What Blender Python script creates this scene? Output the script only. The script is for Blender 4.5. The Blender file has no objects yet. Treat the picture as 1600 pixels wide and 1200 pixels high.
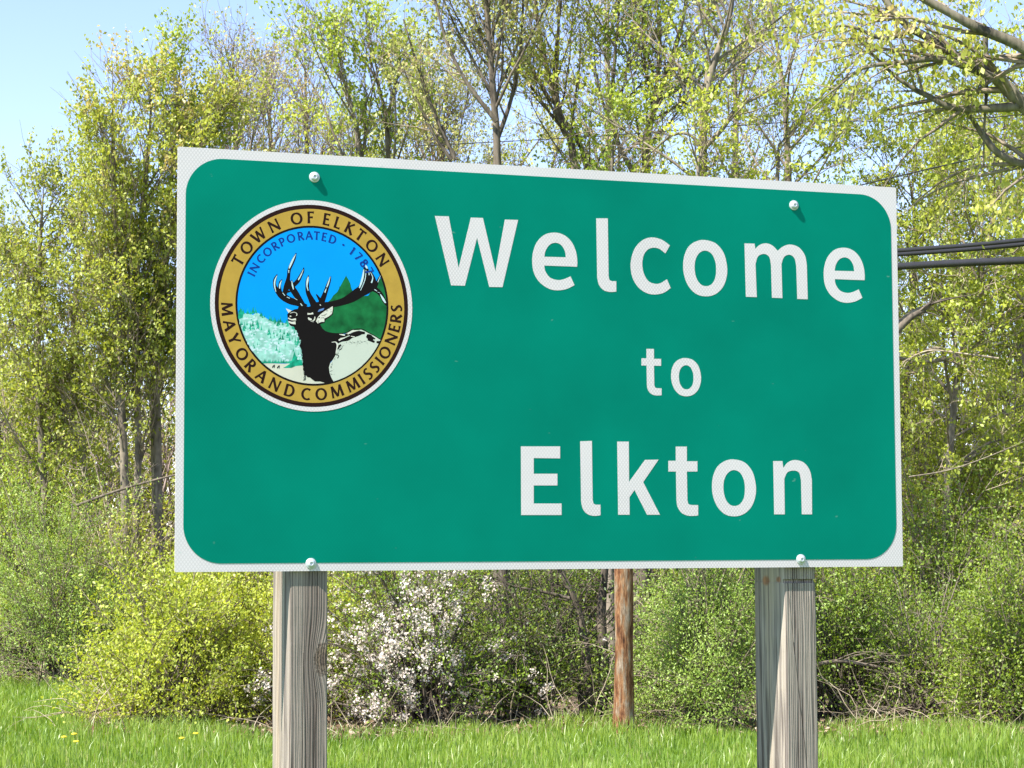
import bpy, math, random
import numpy as np
from mathutils import Vector, Matrix
from mathutils.geometry import tessellate_polygon

scene = bpy.context.scene
COL = scene.collection
R_ = math.radians

# ------------------------------------------------------------------ camera
CAM_H = 1.70
F_PX = 3340.7                       # focal length for a 1600 px wide frame
ROT = np.array([[0.9999894335274622, 0.004597046163060599, 0.0],
                [0.0003535038525481949, -0.0768972302475408, -0.9970389616335376],
                [-0.004583434132999379, 0.9970284264487305, -0.07689804278859814]])
cam_data = bpy.data.cameras.new('camera')
cam = bpy.data.objects.new('camera', cam_data)
COL.objects.link(cam)
cam_data.sensor_width = 36.0
cam_data.lens = F_PX * 36.0 / 1600.0
cam_data.clip_start = 0.1
cam_data.clip_end = 3000.0
M = Matrix([list(r) for r in ROT]).to_4x4()
M.translation = Vector((0, 0, CAM_H))
cam.matrix_world = M
scene.camera = cam

# ------------------------------------------------------------------ light
SUN_AZ, SUN_EL = 53.0, 53.0          # degrees left of -Y, elevation
sd = Vector((-math.sin(R_(SUN_AZ)) * math.cos(R_(SUN_EL)), -math.cos(R_(SUN_AZ)) * math.cos(R_(SUN_EL)), math.sin(R_(SUN_EL))))
world = bpy.data.worlds.new("World")
scene.world = world
world.use_nodes = True
wn = world.node_tree
bg = wn.nodes['Background']
sky = wn.nodes.new('ShaderNodeTexSky')
sky.sky_type = 'NISHITA'
sky.sun_disc = False
sky.sun_elevation = R_(SUN_EL)
sky.sun_rotation = math.atan2(sd.x, sd.y)
sky.altitude = 900.0
sky.air_density = 1.0
sky.dust_density = 0.0
sky.ozone_density = 2.0
tn = wn.nodes.new('ShaderNodeMix'); tn.data_type = 'RGBA'; tn.blend_type = 'MULTIPLY'; tn.inputs[0].default_value = 1.0
tn.inputs[7].default_value = (1.03, 0.92, 1.0, 1)      # spring air is a little less cyan than the model's
wn.links.new(sky.outputs[0], tn.inputs[6])
wn.links.new(tn.outputs[2], bg.inputs['Color'])
bg.inputs['Strength'].default_value = 0.124
sun_d = bpy.data.lights.new('sun', 'SUN')
sun_d.energy = 5.0
sun_d.angle = R_(0.53)
sun_d.color = (1.0, 0.95, 0.87)
sun = bpy.data.objects.new('sun', sun_d)
sun.rotation_euler = sd.to_track_quat('Z', 'Y').to_euler()
COL.objects.link(sun)
vs = scene.view_settings
vs.view_transform = 'Standard'
vs.look = 'None'
vs.exposure = 1.36
vs.gamma = 1.0
vs.use_curve_mapping = False
scene.cycles.max_bounces = 6
scene.cycles.transparent_max_bounces = 4

# ------------------------------------------------------------------ helpers
def tag(o, label=None, cat=None, group=None, kind=None):
    if label: o['label'] = label
    if cat: o['category'] = cat
    if group: o['group'] = group
    if kind: o['kind'] = kind
    return o

def empty(name, loc, rot=None):
    o = bpy.data.objects.new(name, None)
    o.empty_display_size = 0.1
    COL.objects.link(o)
    o.location = loc
    if rot is not None: o.rotation_euler = rot
    return o

def mesh_obj(name, verts, faces, mat, parent=None, smooth=False, attr=None):
    """verts Nx3, faces: list of tuples or an array (all same size)."""
    me = bpy.data.meshes.new(name)
    verts = np.asarray(verts, dtype=np.float32)
    if isinstance(faces, np.ndarray):
        k = faces.shape[1]
        me.vertices.add(len(verts)); me.vertices.foreach_set('co', verts.ravel())
        me.loops.add(faces.size); me.loops.foreach_set('vertex_index', faces.astype(np.int32).ravel())
        me.polygons.add(len(faces))
        me.polygons.foreach_set('loop_start', np.arange(0, faces.size, k, dtype=np.int32))
        me.polygons.foreach_set('loop_total', np.full(len(faces), k, dtype=np.int32))
        me.update(calc_edges=True)
    else:
        me.from_pydata(verts.tolist(), [], faces)
    if smooth:
        me.polygons.foreach_set('use_smooth', np.ones(len(me.polygons), dtype=bool))
    if attr is not None:
        for nm, arr in attr.items():
            a = me.attributes.new(nm, 'FLOAT', 'POINT')
            a.data.foreach_set('value', np.asarray(arr, dtype=np.float32))
    me.materials.append(mat)
    me.update()
    o = bpy.data.objects.new(name, me)
    COL.objects.link(o)
    if parent is not None: o.parent = parent
    return o

def P(px, py, D):
    """the place seen at (px, py) of the 1600x1200 survey photo, D metres away along +Y"""
    v = ROT @ np.array([(px - 800) / F_PX, (600 - py) / F_PX, -1.0])
    v = v * (D / v[1])
    return Vector((v[0], v[1], v[2] + CAM_H))

# ------------------------------------------------------------------ materials
def new_mat(name):
    m = bpy.data.materials.new(name); m.use_nodes = True
    nt = m.node_tree
    return m, nt, nt.nodes['Principled BSDF']

def N(nt, t, **kw):
    n = nt.nodes.new(t)
    for k, v in kw.items(): setattr(n, k, v)
    return n

def ramp(nt, stops, interp='LINEAR'):
    n = nt.nodes.new('ShaderNodeValToRGB')
    cr = n.color_ramp; cr.interpolation = interp
    while len(cr.elements) < len(stops): cr.elements.new(0.5)
    for e, (p, c) in zip(cr.elements, stops):
        e.position = p; e.color = (c[0], c[1], c[2], 1)
    return n

def simple(name, col, rough=0.5, spec=0.5, metal=0.0, var=0.0, scale=8.0):
    m, nt, b = new_mat(name)
    b.inputs['Roughness'].default_value = rough
    b.inputs['Specular IOR Level'].default_value = (0.08 if name.startswith('print') else spec)
    b.inputs['Metallic'].default_value = metal
    if var:
        tc = N(nt, 'ShaderNodeTexCoord'); no = N(nt, 'ShaderNodeTexNoise')
        no.inputs['Scale'].default_value = scale; no.inputs['Detail'].default_value = 5
        nt.links.new(tc.outputs['Object'], no.inputs['Vector'])
        r = ramp(nt, [(0.3, tuple(c * (1 - var) for c in col)), (0.7, tuple(min(1, c * (1 + var)) for c in col))])
        nt.links.new(no.outputs['Fac'], r.inputs['Fac'])
        nt.links.new(r.outputs['Color'], b.inputs['Base Color'])
    else:
        b.inputs['Base Color'].default_value = (*col, 1)
    return m

def leaf_mat(name, stops, transl=0.45, gloss=0.025):
    m = bpy.data.materials.new(name); m.use_nodes = True
    nt = m.node_tree; nt.nodes.clear()
    out = N(nt, 'ShaderNodeOutputMaterial')
    at = N(nt, 'ShaderNodeAttribute', attribute_name='tint')
    r = ramp(nt, stops)
    nt.links.new(at.outputs['Fac'], r.inputs['Fac'])
    d = N(nt, 'ShaderNodeBsdfDiffuse'); t = N(nt, 'ShaderNodeBsdfTranslucent'); g = N(nt, 'ShaderNodeBsdfGlossy')
    g.inputs['Roughness'].default_value = 0.45
    g.inputs['Color'].default_value = (0.9, 0.95, 0.9, 1)
    nt.links.new(r.outputs['Color'], d.inputs['Color'])
    hs = N(nt, 'ShaderNodeHueSaturation')
    hs.inputs['Saturation'].default_value = 1.1; hs.inputs['Value'].default_value = 1.25; hs.inputs['Hue'].default_value = 0.49
    nt.links.new(r.outputs['Color'], hs.inputs['Color']); nt.links.new(hs.outputs['Color'], t.inputs['Color'])
    mx = N(nt, 'ShaderNodeMixShader'); mx.inputs[0].default_value = transl
    nt.links.new(d.outputs[0], mx.inputs[1]); nt.links.new(t.outputs[0], mx.inputs[2])
    m2 = N(nt, 'ShaderNodeMixShader'); m2.inputs[0].default_value = gloss
    nt.links.new(mx.outputs[0], m2.inputs[1]); nt.links.new(g.outputs[0], m2.inputs[2])
    nt.links.new(m2.outputs[0], out.inputs['Surface'])
    return m

def bark_mat(name, dark, light, scale=9.0, bump=0.4):
    m, nt, b = new_mat(name)
    tc = N(nt, 'ShaderNodeTexCoord'); mp = N(nt, 'ShaderNodeMapping'); mp.inputs['Scale'].default_value = (1, 1, 0.25)
    no = N(nt, 'ShaderNodeTexNoise'); no.inputs['Scale'].default_value = scale * 3; no.inputs['Detail'].default_value = 6
    n2 = N(nt, 'ShaderNodeTexNoise'); n2.inputs['Scale'].default_value = scale * 0.4
    nt.links.new(tc.outputs['Object'], mp.inputs['Vector']); nt.links.new(mp.outputs[0], no.inputs['Vector']); nt.links.new(tc.outputs['Object'], n2.inputs['Vector'])
    ad = N(nt, 'ShaderNodeMath', operation='MULTIPLY_ADD'); ad.inputs[1].default_value = 0.5
    nt.links.new(no.outputs['Fac'], ad.inputs[0])
    mu = N(nt, 'ShaderNodeMath', operation='MULTIPLY'); mu.inputs[1].default_value = 0.5
    nt.links.new(n2.outputs['Fac'], mu.inputs[0]); nt.links.new(mu.outputs[0], ad.inputs[2])
    r = ramp(nt, [(0.38, dark), (0.62, light)])
    nt.links.new(ad.outputs[0], r.inputs['Fac']); nt.links.new(r.outputs['Color'], b.inputs['Base Color'])
    bp = N(nt, 'ShaderNodeBump'); bp.inputs['Strength'].default_value = bump; bp.inputs['Distance'].default_value = 0.02
    nt.links.new(no.outputs['Fac'], bp.inputs['Height']); nt.links.new(bp.outputs['Normal'], b.inputs['Normal'])
    b.inputs['Roughness'].default_value = 0.85; b.inputs['Specular IOR Level'].default_value = 0.25
    return m

def sheeting_mat(name, base, dark, lattice=0.5, rough=0.35, mott=0.05, spec=0.2):
    """retroreflective sheeting: faint honeycomb lattice under a smooth film"""
    m, nt, b = new_mat(name)
    tc = N(nt, 'ShaderNodeTexCoord')
    sep = N(nt, 'ShaderNodeSeparateXYZ'); nt.links.new(tc.outputs['Object'], sep.inputs[0])
    def wave(ax, ay):
        a = N(nt, 'ShaderNodeMath', operation='MULTIPLY'); a.inputs[1].default_value = ax
        c = N(nt, 'ShaderNodeMath', operation='MULTIPLY_ADD'); c.inputs[1].default_value = ay
        nt.links.new(sep.outputs['X'], a.inputs[0]); nt.links.new(sep.outputs['Z'], c.inputs[0]); nt.links.new(a.outputs[0], c.inputs[2])
        s = N(nt, 'ShaderNodeMath', operation='SINE'); nt.links.new(c.outputs[0], s.inputs[0])
        return s
    k = 2 * math.pi / 0.0105
    w1, w2 = wave(k, k * 0.75), wave(k, -k * 0.75)
    mu = N(nt, 'ShaderNodeMath', operation='MAXIMUM'); nt.links.new(w1.outputs[0], mu.inputs[0]); nt.links.new(w2.outputs[0], mu.inputs[1])
    mr = N(nt, 'ShaderNodeMapRange'); mr.inputs['From Min'].default_value = 0.35; mr.inputs['From Max'].default_value = 1.0
    mr.inputs['To Min'].default_value = 0.0; mr.inputs['To Max'].default_value = lattice
    nt.links.new(mu.outputs[0], mr.inputs['Value'])
    # the lattice shows in some areas more than in others
    nz = N(nt, 'ShaderNodeTexNoise'); nz.inputs['Scale'].default_value = 1.6; nz.inputs['Detail'].default_value = 1
    nt.links.new(tc.outputs['Object'], nz.inputs['Vector'])
    nr = N(nt, 'ShaderNodeMapRange'); nr.inputs['From Min'].default_value = 0.4; nr.inputs['From Max'].default_value = 0.6
    nr.inputs['To Min'].default_value = 0.55
    nt.links.new(nz.outputs['Fac'], nr.inputs['Value'])
    mm = N(nt, 'ShaderNodeMath', operation='MULTIPLY'); nt.links.new(mr.outputs[0], mm.inputs[0]); nt.links.new(nr.outputs[0], mm.inputs[1])
    mix = N(nt, 'ShaderNodeMix', data_type='RGBA')
    mix.inputs[6].default_value = (*base, 1); mix.inputs[7].default_value = (*dark, 1)
    nt.links.new(mm.outputs[0], mix.inputs[0])
    # grime
    n2 = N(nt, 'ShaderNodeTexNoise'); n2.inputs['Scale'].default_value = 3.0; n2.inputs['Detail'].default_value = 6
    nt.links.new(tc.outputs['Object'], n2.inputs['Vector'])
    r2 = ramp(nt, [(0.3, (1 - mott,) * 3), (0.7, (1, 1, 1))])
    nt.links.new(n2.outputs['Fac'], r2.inputs['Fac'])
    mx = N(nt, 'ShaderNodeMix', data_type='RGBA', blend_type='MULTIPLY'); mx.inputs[0].default_value = 1
    nt.links.new(mix.outputs[2], mx.inputs[6]); nt.links.new(r2.outputs['Color'], mx.inputs[7])
    fn = N(nt, 'ShaderNodeTexNoise'); fn.inputs['Scale'].default_value = 42; fn.inputs['Detail'].default_value = 2
    fm = N(nt, 'ShaderNodeMapping'); fm.inputs['Scale'].default_value = (.45, 1, 1); fm.inputs['Rotation'].default_value = (0, .5, 0)
    nt.links.new(tc.outputs['Object'], fm.inputs['Vector']); nt.links.new(fm.outputs[0], fn.inputs['Vector'])
    fr = N(nt, 'ShaderNodeMapRange'); fr.inputs['From Min'].default_value = .745; fr.inputs['From Max'].default_value = .80; fr.inputs['To Max'].default_value = .35
    nt.links.new(fn.outputs['Fac'], fr.inputs['Value'])
    fx = N(nt, 'ShaderNodeMix', data_type='RGBA'); fx.inputs[7].default_value = (.30, .42, .36, 1)
    nt.links.new(fr.outputs[0], fx.inputs[0]); nt.links.new(mx.outputs[2], fx.inputs[6])
    nt.links.new(fx.outputs[2], b.inputs['Base Color'])
    b.inputs['Roughness'].default_value = rough
    b.inputs['Specular IOR Level'].default_value = spec
    bp = N(nt, 'ShaderNodeBump'); bp.inputs['Strength'].default_value = 0.05; bp.inputs['Distance'].default_value = 0.01
    n3 = N(nt, 'ShaderNodeTexNoise'); n3.inputs['Scale'].default_value = 2.2; n3.inputs['Detail'].default_value = 2
    nt.links.new(tc.outputs['Object'], n3.inputs['Vector'])
    nt.links.new(n3.outputs['Fac'], bp.inputs['Height']); nt.links.new(bp.outputs['Normal'], b.inputs['Normal'])
    return m

def wood_post_mat(name, knot, seed, tint=1.0, kr=.022, crack=None, side_knots=()):
    """weathered grey lumber, vertical grain bending round one knot (knot = x, z in object space)"""
    m, nt, b = new_mat(name)
    L = nt.links.new
    tc = N(nt, 'ShaderNodeTexCoord')
    # distance to the knot in the x/z plane
    kp = N(nt, 'ShaderNodeVectorMath', operation='SUBTRACT'); kp.inputs[1].default_value = (knot[0], 0, knot[1])
    L(tc.outputs['Object'], kp.inputs[0])
    ks = N(nt, 'ShaderNodeVectorMath', operation='MULTIPLY'); ks.inputs[1].default_value = (1, 0, 0.55)
    L(kp.outputs[0], ks.inputs[0])
    kl = N(nt, 'ShaderNodeVectorMath', operation='LENGTH'); L(ks.outputs[0], kl.inputs[0])
    # push grain away from the knot: x' = x - A*sign(x-kx)*exp(-(d/s)^2)
    sep = N(nt, 'ShaderNodeSeparateXYZ'); L(tc.outputs['Object'], sep.inputs[0])
    e1 = N(nt, 'ShaderNodeMath', operation='DIVIDE'); e1.inputs[1].default_value = 0.045; L(kl.outputs['Value'], e1.inputs[0])
    e2 = N(nt, 'ShaderNodeMath', operation='POWER'); e2.inputs[1].default_value = 2; L(e1.outputs[0], e2.inputs[0])
    e3 = N(nt, 'ShaderNodeMath', operation='MULTIPLY'); e3.inputs[1].default_value = -1; L(e2.outputs[0], e3.inputs[0])
    e4 = N(nt, 'ShaderNodeMath', operation='EXPONENT'); L(e3.outputs[0], e4.inputs[0])
    e5 = N(nt, 'ShaderNodeMath', operation='MULTIPLY_ADD'); e5.inputs[1].default_value = 0.022
    L(e4.outputs[0], e5.inputs[0]); L(sep.outputs['X'], e5.inputs[2])
    cz = N(nt, 'ShaderNodeMath', operation='MULTIPLY'); cz.inputs[1].default_value = 0.028; L(sep.outputs['Z'], cz.inputs[0])
    cx = N(nt, 'ShaderNodeCombineXYZ'); L(e5.outputs[0], cx.inputs['X']); L(sep.outputs['Y'], cx.inputs['Y']); L(cz.outputs[0], cx.inputs['Z'])
    off = N(nt, 'ShaderNodeVectorMath', operation='ADD'); off.inputs[1].default_value = (seed, seed * 1.7, seed * .3); L(cx.outputs[0], off.inputs[0])
    g1 = N(nt, 'ShaderNodeTexNoise'); g1.inputs['Scale'].default_value = 150; g1.inputs['Detail'].default_value = 4; g1.inputs['Roughness'].default_value = .6
    g2 = N(nt, 'ShaderNodeTexNoise'); g2.inputs['Scale'].default_value = 34; g2.inputs['Detail'].default_value = 3
    L(off.outputs[0], g1.inputs['Vector']); L(off.outputs[0], g2.inputs['Vector'])
    wv = N(nt, 'ShaderNodeTexWave', wave_type='BANDS', bands_direction='X'); wv.inputs['Scale'].default_value = 38; wv.inputs['Distortion'].default_value = 9.0
    wv.inputs['Detail'].default_value = 2; wv.inputs['Detail Scale'].default_value = 1.2
    L(off.outputs[0], wv.inputs['Vector'])
    a = N(nt, 'ShaderNodeMath', operation='MULTIPLY'); a.inputs[1].default_value = 0.45; L(g1.outputs['Fac'], a.inputs[0])
    c = N(nt, 'ShaderNodeMath', operation='MULTIPLY_ADD'); c.inputs[1].default_value = 0.35; L(g2.outputs['Fac'], c.inputs[0]); L(a.outputs[0], c.inputs[2])
    d = N(nt, 'ShaderNodeMath', operation='MULTIPLY_ADD'); d.inputs[1].default_value = 0.2; L(wv.outputs['Fac'], d.inputs[0]); L(c.outputs[0], d.inputs[2])
    r = ramp(nt, [(0.33, (.07 * tint, .052 * tint, .042 * tint)), (0.42, (.175 * tint, .15 * tint, .128 * tint)), (0.50, (.26 * tint, .222 * tint, .182 * tint)), (0.66, (.36 * tint, .31 * tint, .252 * tint))])
    L(d.outputs[0], r.inputs['Fac'])
    # knot colour
    kc = N(nt, 'ShaderNodeMapRange'); kc.inputs['From Min'].default_value = kr * .8; kc.inputs['From Max'].default_value = kr
    kc.inputs['To Min'].default_value = 0.8; kc.inputs['To Max'].default_value = 0.0; L(kl.outputs['Value'], kc.inputs['Value'])
    kn = N(nt, 'ShaderNodeTexNoise'); kn.inputs['Scale'].default_value = 150; L(tc.outputs['Object'], kn.inputs['Vector'])
    kq = N(nt, 'ShaderNodeMath', operation='MULTIPLY_ADD'); kq.inputs[1].default_value = 1 / kr
    kj = N(nt, 'ShaderNodeMath', operation='MULTIPLY_ADD'); kj.inputs[1].default_value = .5; kj.inputs[2].default_value = -.25
    L(kn.outputs['Fac'], kj.inputs[0]); L(kl.outputs['Value'], kq.inputs[0]); L(kj.outputs[0], kq.inputs[2])
    kr = ramp(nt, [(0.0, (.03, .018, .012)), (.18, (.14, .10, .07)), (.3, (.035, .022, .014)), (.42, (.20, .15, .10)), (.52, (.04, .025, .016)), (.62, (.24, .19, .14)), (.74, (.06, .04, .028)), (.9, (.34, .29, .23))]); L(kq.outputs[0], kr.inputs['Fac'])
    mx = N(nt, 'ShaderNodeMix', data_type='RGBA'); L(kc.outputs[0], mx.inputs[0]); L(r.outputs['Color'], mx.inputs[6]); L(kr.outputs['Color'], mx.inputs[7])
    last = mx.outputs[2]
    # saw-dried cracks: thin dark lines (x0, z0, x1, z1, half width)
    for (x0, z0, x1, z1, hw) in (crack or ()):
        f1 = N(nt, 'ShaderNodeMapRange'); f1.inputs['From Min'].default_value = z0; f1.inputs['From Max'].default_value = z1
        f1.inputs['To Min'].default_value = x0; f1.inputs['To Max'].default_value = x1; L(sep.outputs['Z'], f1.inputs['Value'])
        wn_ = N(nt, 'ShaderNodeMath', operation='MULTIPLY_ADD'); wn_.inputs[1].default_value = .006; L(g2.outputs['Fac'], wn_.inputs[0]); L(f1.outputs[0], wn_.inputs[2])
        f2 = N(nt, 'ShaderNodeMath', operation='SUBTRACT'); L(sep.outputs['X'], f2.inputs[0]); L(wn_.outputs[0], f2.inputs[1])
        f3 = N(nt, 'ShaderNodeMath', operation='ABSOLUTE'); L(f2.outputs[0], f3.inputs[0])
        f4 = N(nt, 'ShaderNodeMapRange'); f4.inputs['From Min'].default_value = hw * .4; f4.inputs['From Max'].default_value = hw
        f4.inputs['To Min'].default_value = .9; f4.inputs['To Max'].default_value = 0; L(f3.outputs[0], f4.inputs['Value'])
        g_ = N(nt, 'ShaderNodeMath', operation='GREATER_THAN'); g_.inputs[1].default_value = min(z0, z1); L(sep.outputs['Z'], g_.inputs[0])
        h_ = N(nt, 'ShaderNodeMath', operation='LESS_THAN'); h_.inputs[1].default_value = max(z0, z1); L(sep.outputs['Z'], h_.inputs[0])
        m1 = N(nt, 'ShaderNodeMath', operation='MULTIPLY'); L(f4.outputs[0], m1.inputs[0]); L(g_.outputs[0], m1.inputs[1])
        m2_ = N(nt, 'ShaderNodeMath', operation='MULTIPLY'); L(m1.outputs[0], m2_.inputs[0]); L(h_.outputs[0], m2_.inputs[1])
        q = N(nt, 'ShaderNodeMix', data_type='RGBA'); q.inputs[7].default_value = (.03, .022, .016, 1)
        L(m2_.outputs[0], q.inputs[0]); L(last, q.inputs[6]); last = q.outputs[2]
    for (ky, kz_, kr_) in side_knots:      # rusty knots on the side face
        a1_ = N(nt, 'ShaderNodeVectorMath', operation='SUBTRACT'); a1_.inputs[1].default_value = (0, ky, kz_); L(tc.outputs['Object'], a1_.inputs[0])
        a2_ = N(nt, 'ShaderNodeVectorMath', operation='MULTIPLY'); a2_.inputs[1].default_value = (0, .45, .8); L(a1_.outputs[0], a2_.inputs[0])
        a3_ = N(nt, 'ShaderNodeVectorMath', operation='LENGTH'); L(a2_.outputs[0], a3_.inputs[0])
        a4_ = N(nt, 'ShaderNodeMapRange'); a4_.inputs['From Min'].default_value = kr_ * .5; a4_.inputs['From Max'].default_value = kr_
        a4_.inputs['To Min'].default_value = .85; a4_.inputs['To Max'].default_value = 0; L(a3_.outputs['Value'], a4_.inputs['Value'])
        ck = ramp(nt, [(.35, (.10, .045, .025)), (.65, (.42, .19, .09))]); L(g1.outputs['Fac'], ck.inputs['Fac'])
        q = N(nt, 'ShaderNodeMix', data_type='RGBA'); L(a4_.outputs[0], q.inputs[0]); L(last, q.inputs[6]); L(ck.outputs['Color'], q.inputs[7]); last = q.outputs[2]
    # long warm/grey stains
    st = N(nt, 'ShaderNodeTexNoise'); st.inputs['Scale'].default_value = 6; st.inputs['Detail'].default_value = 3
    L(off.outputs[0], st.inputs['Vector'])
    sr = ramp(nt, [(0.32, (.66, .62, .64)), (0.44, (.92, .90, .93)), (0.54, (1, 1, 1)), (0.7, (1.0, .90, .78))]); L(st.outputs['Fac'], sr.inputs['Fac'])
    m3 = N(nt, 'ShaderNodeMix', data_type='RGBA', blend_type='MULTIPLY'); m3.inputs[0].default_value = 1
    L(last, m3.inputs[6]); L(sr.outputs['Color'], m3.inputs[7]); L(m3.outputs[2], b.inputs['Base Color'])
    bp = N(nt, 'ShaderNodeBump'); bp.inputs['Strength'].default_value = 0.9; bp.inputs['Distance'].default_value = 0.006
    L(d.outputs[0], bp.inputs['Height']); L(bp.outputs['Normal'], b.inputs['Normal'])
    b.inputs['Roughness'].default_value = 0.85; b.inputs['Specular IOR Level'].default_value = 0.2
    return m

M_green = sheeting_mat('green_sheeting', (0.0, 0.195, 0.134), (0.0, 0.165, 0.113), 0.35, 0.5, 0.17, 0.03)
M_white = sheeting_mat('white_sheeting', (0.64, 0.59, 0.59), (0.36, 0.325, 0.33), 0.55, 0.5, 0.05, 0.2)
M_zinc = simple('zinc', (0.62, 0.64, 0.66), 0.35, 0.5, 0.6)
M_bolt = simple('painted_bolt', (0.48, 0.51, 0.53), 0.4, 0.5, 0.15, var=.15, scale=60)
M_black = simple('print_black', (0.007, 0.005, 0.0045), 0.4)
M_brown = simple('print_dark_brown', (0.020, 0.007, 0.005), 0.4)
M_gold = simple('print_gold', (0.42, 0.26, 0.045), 0.4, var=0.08, scale=30)
M_sky = simple('print_sky_blue', (0.0, 0.27, 0.78), 0.4, var=0.04, scale=8)
M_navy = simple('print_navy', (0.005, 0.035, 0.22), 0.4)
M_cream = simple('print_cream', (0.55, 0.53, 0.43), 0.4, var=0.05, scale=12)
M_pale = simple('print_pale_grey', (0.50, 0.53, 0.45), 0.4, var=0.04, scale=12)
M_mint = simple('print_mint', (0.28, 0.53, 0.46), 0.4, var=0.28, scale=55)
M_teal = simple('print_teal', (0.01, 0.28, 0.17), 0.4, var=0.5, scale=60)
M_pine = simple('print_pine', (0.008, 0.12, 0.035), 0.4, var=0.45, scale=24)
M_ice = simple('print_ice', (0.48, 0.62, 0.64), 0.4)
M_bone = simple('print_bone', (0.60, 0.58, 0.50), 0.4)
M_steelblue = simple('print_steel_blue', (0.10, 0.2, 0.45), 0.4)

B_dark = bark_mat('bark_dark', (.045, .036, .027), (.19, .155, .115))
B_mid = bark_mat('bark_mid', (.09, .075, .055), (.30, .25, .185))
B_maple = bark_mat('bark_maple', (.05, .043, .03), (.21, .185, .13))
B_pale = bark_mat('bark_pale', (.14, .12, .09), (.42, .36, .28))
B_twig = bark_mat('bark_twig', (.12, .095, .065), (.32, .26, .19), bump=0.0)
B_twigpink = bark_mat('bark_twig_pink', (.13, .095, .08), (.33, .26, .23), bump=0.0)
B_straw = bark_mat('dead_straw', (.20, .15, .10), (.50, .42, .30), bump=0.0)

G_olive = leaf_mat('leaf_olive', [(0, (.18, .21, .035)), (.4, (.33, .375, .06)), (.75, (.47, .51, .09)), (1, (.54, .44, .15))])
G_fresh = leaf_mat('leaf_fresh', [(0, (.14, .21, .025)), (.5, (.29, .38, .05)), (1, (.46, .53, .09))])
G_pale = leaf_mat('leaf_pale', [(0, (.24, .26, .07)), (.4, (.39, .41, .11)), (.75, (.50, .51, .18)), (1, (.54, .40, .21))])
G_yellow = leaf_mat('leaf_yellow', [(0, (.19, .23, .03)), (.4, (.36, .42, .055)), (.8, (.52, .57, .085)), (1, (.64, .62, .14))])
G_sage = leaf_mat('leaf_sage', [(0, (.14, .22, .035)), (.5, (.27, .39, .07)), (1, (.42, .54, .13))])
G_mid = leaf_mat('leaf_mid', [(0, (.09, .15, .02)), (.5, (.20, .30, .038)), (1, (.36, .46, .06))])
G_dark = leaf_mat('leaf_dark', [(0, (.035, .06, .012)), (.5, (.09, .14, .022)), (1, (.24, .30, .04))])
G_maple = leaf_mat('leaf_maple', [(0, (.22, .24, .04)), (.4, (.39, .41, .07)), (.8, (.52, .53, .11)), (1, (.56, .44, .17))], transl=0.5)
G_blossom = leaf_mat('blossom', [(0, (.46, .36, .30)), (.5, (.60, .53, .46)), (1, (.72, .67, .60))], transl=0.3)
G_grass = leaf_mat('grass_blade', [(0, (.09, .16, .014)), (.45, (.18, .29, .03)), (.85, (.29, .40, .06)), (1, (.44, .42, .18))], transl=0.45, gloss=0.05)
G_brown = leaf_mat('leaf_litter', [(0, (.10, .06, .03)), (.5, (.22, .15, .09)), (1, (.36, .28, .18))], transl=0.15)

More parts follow.
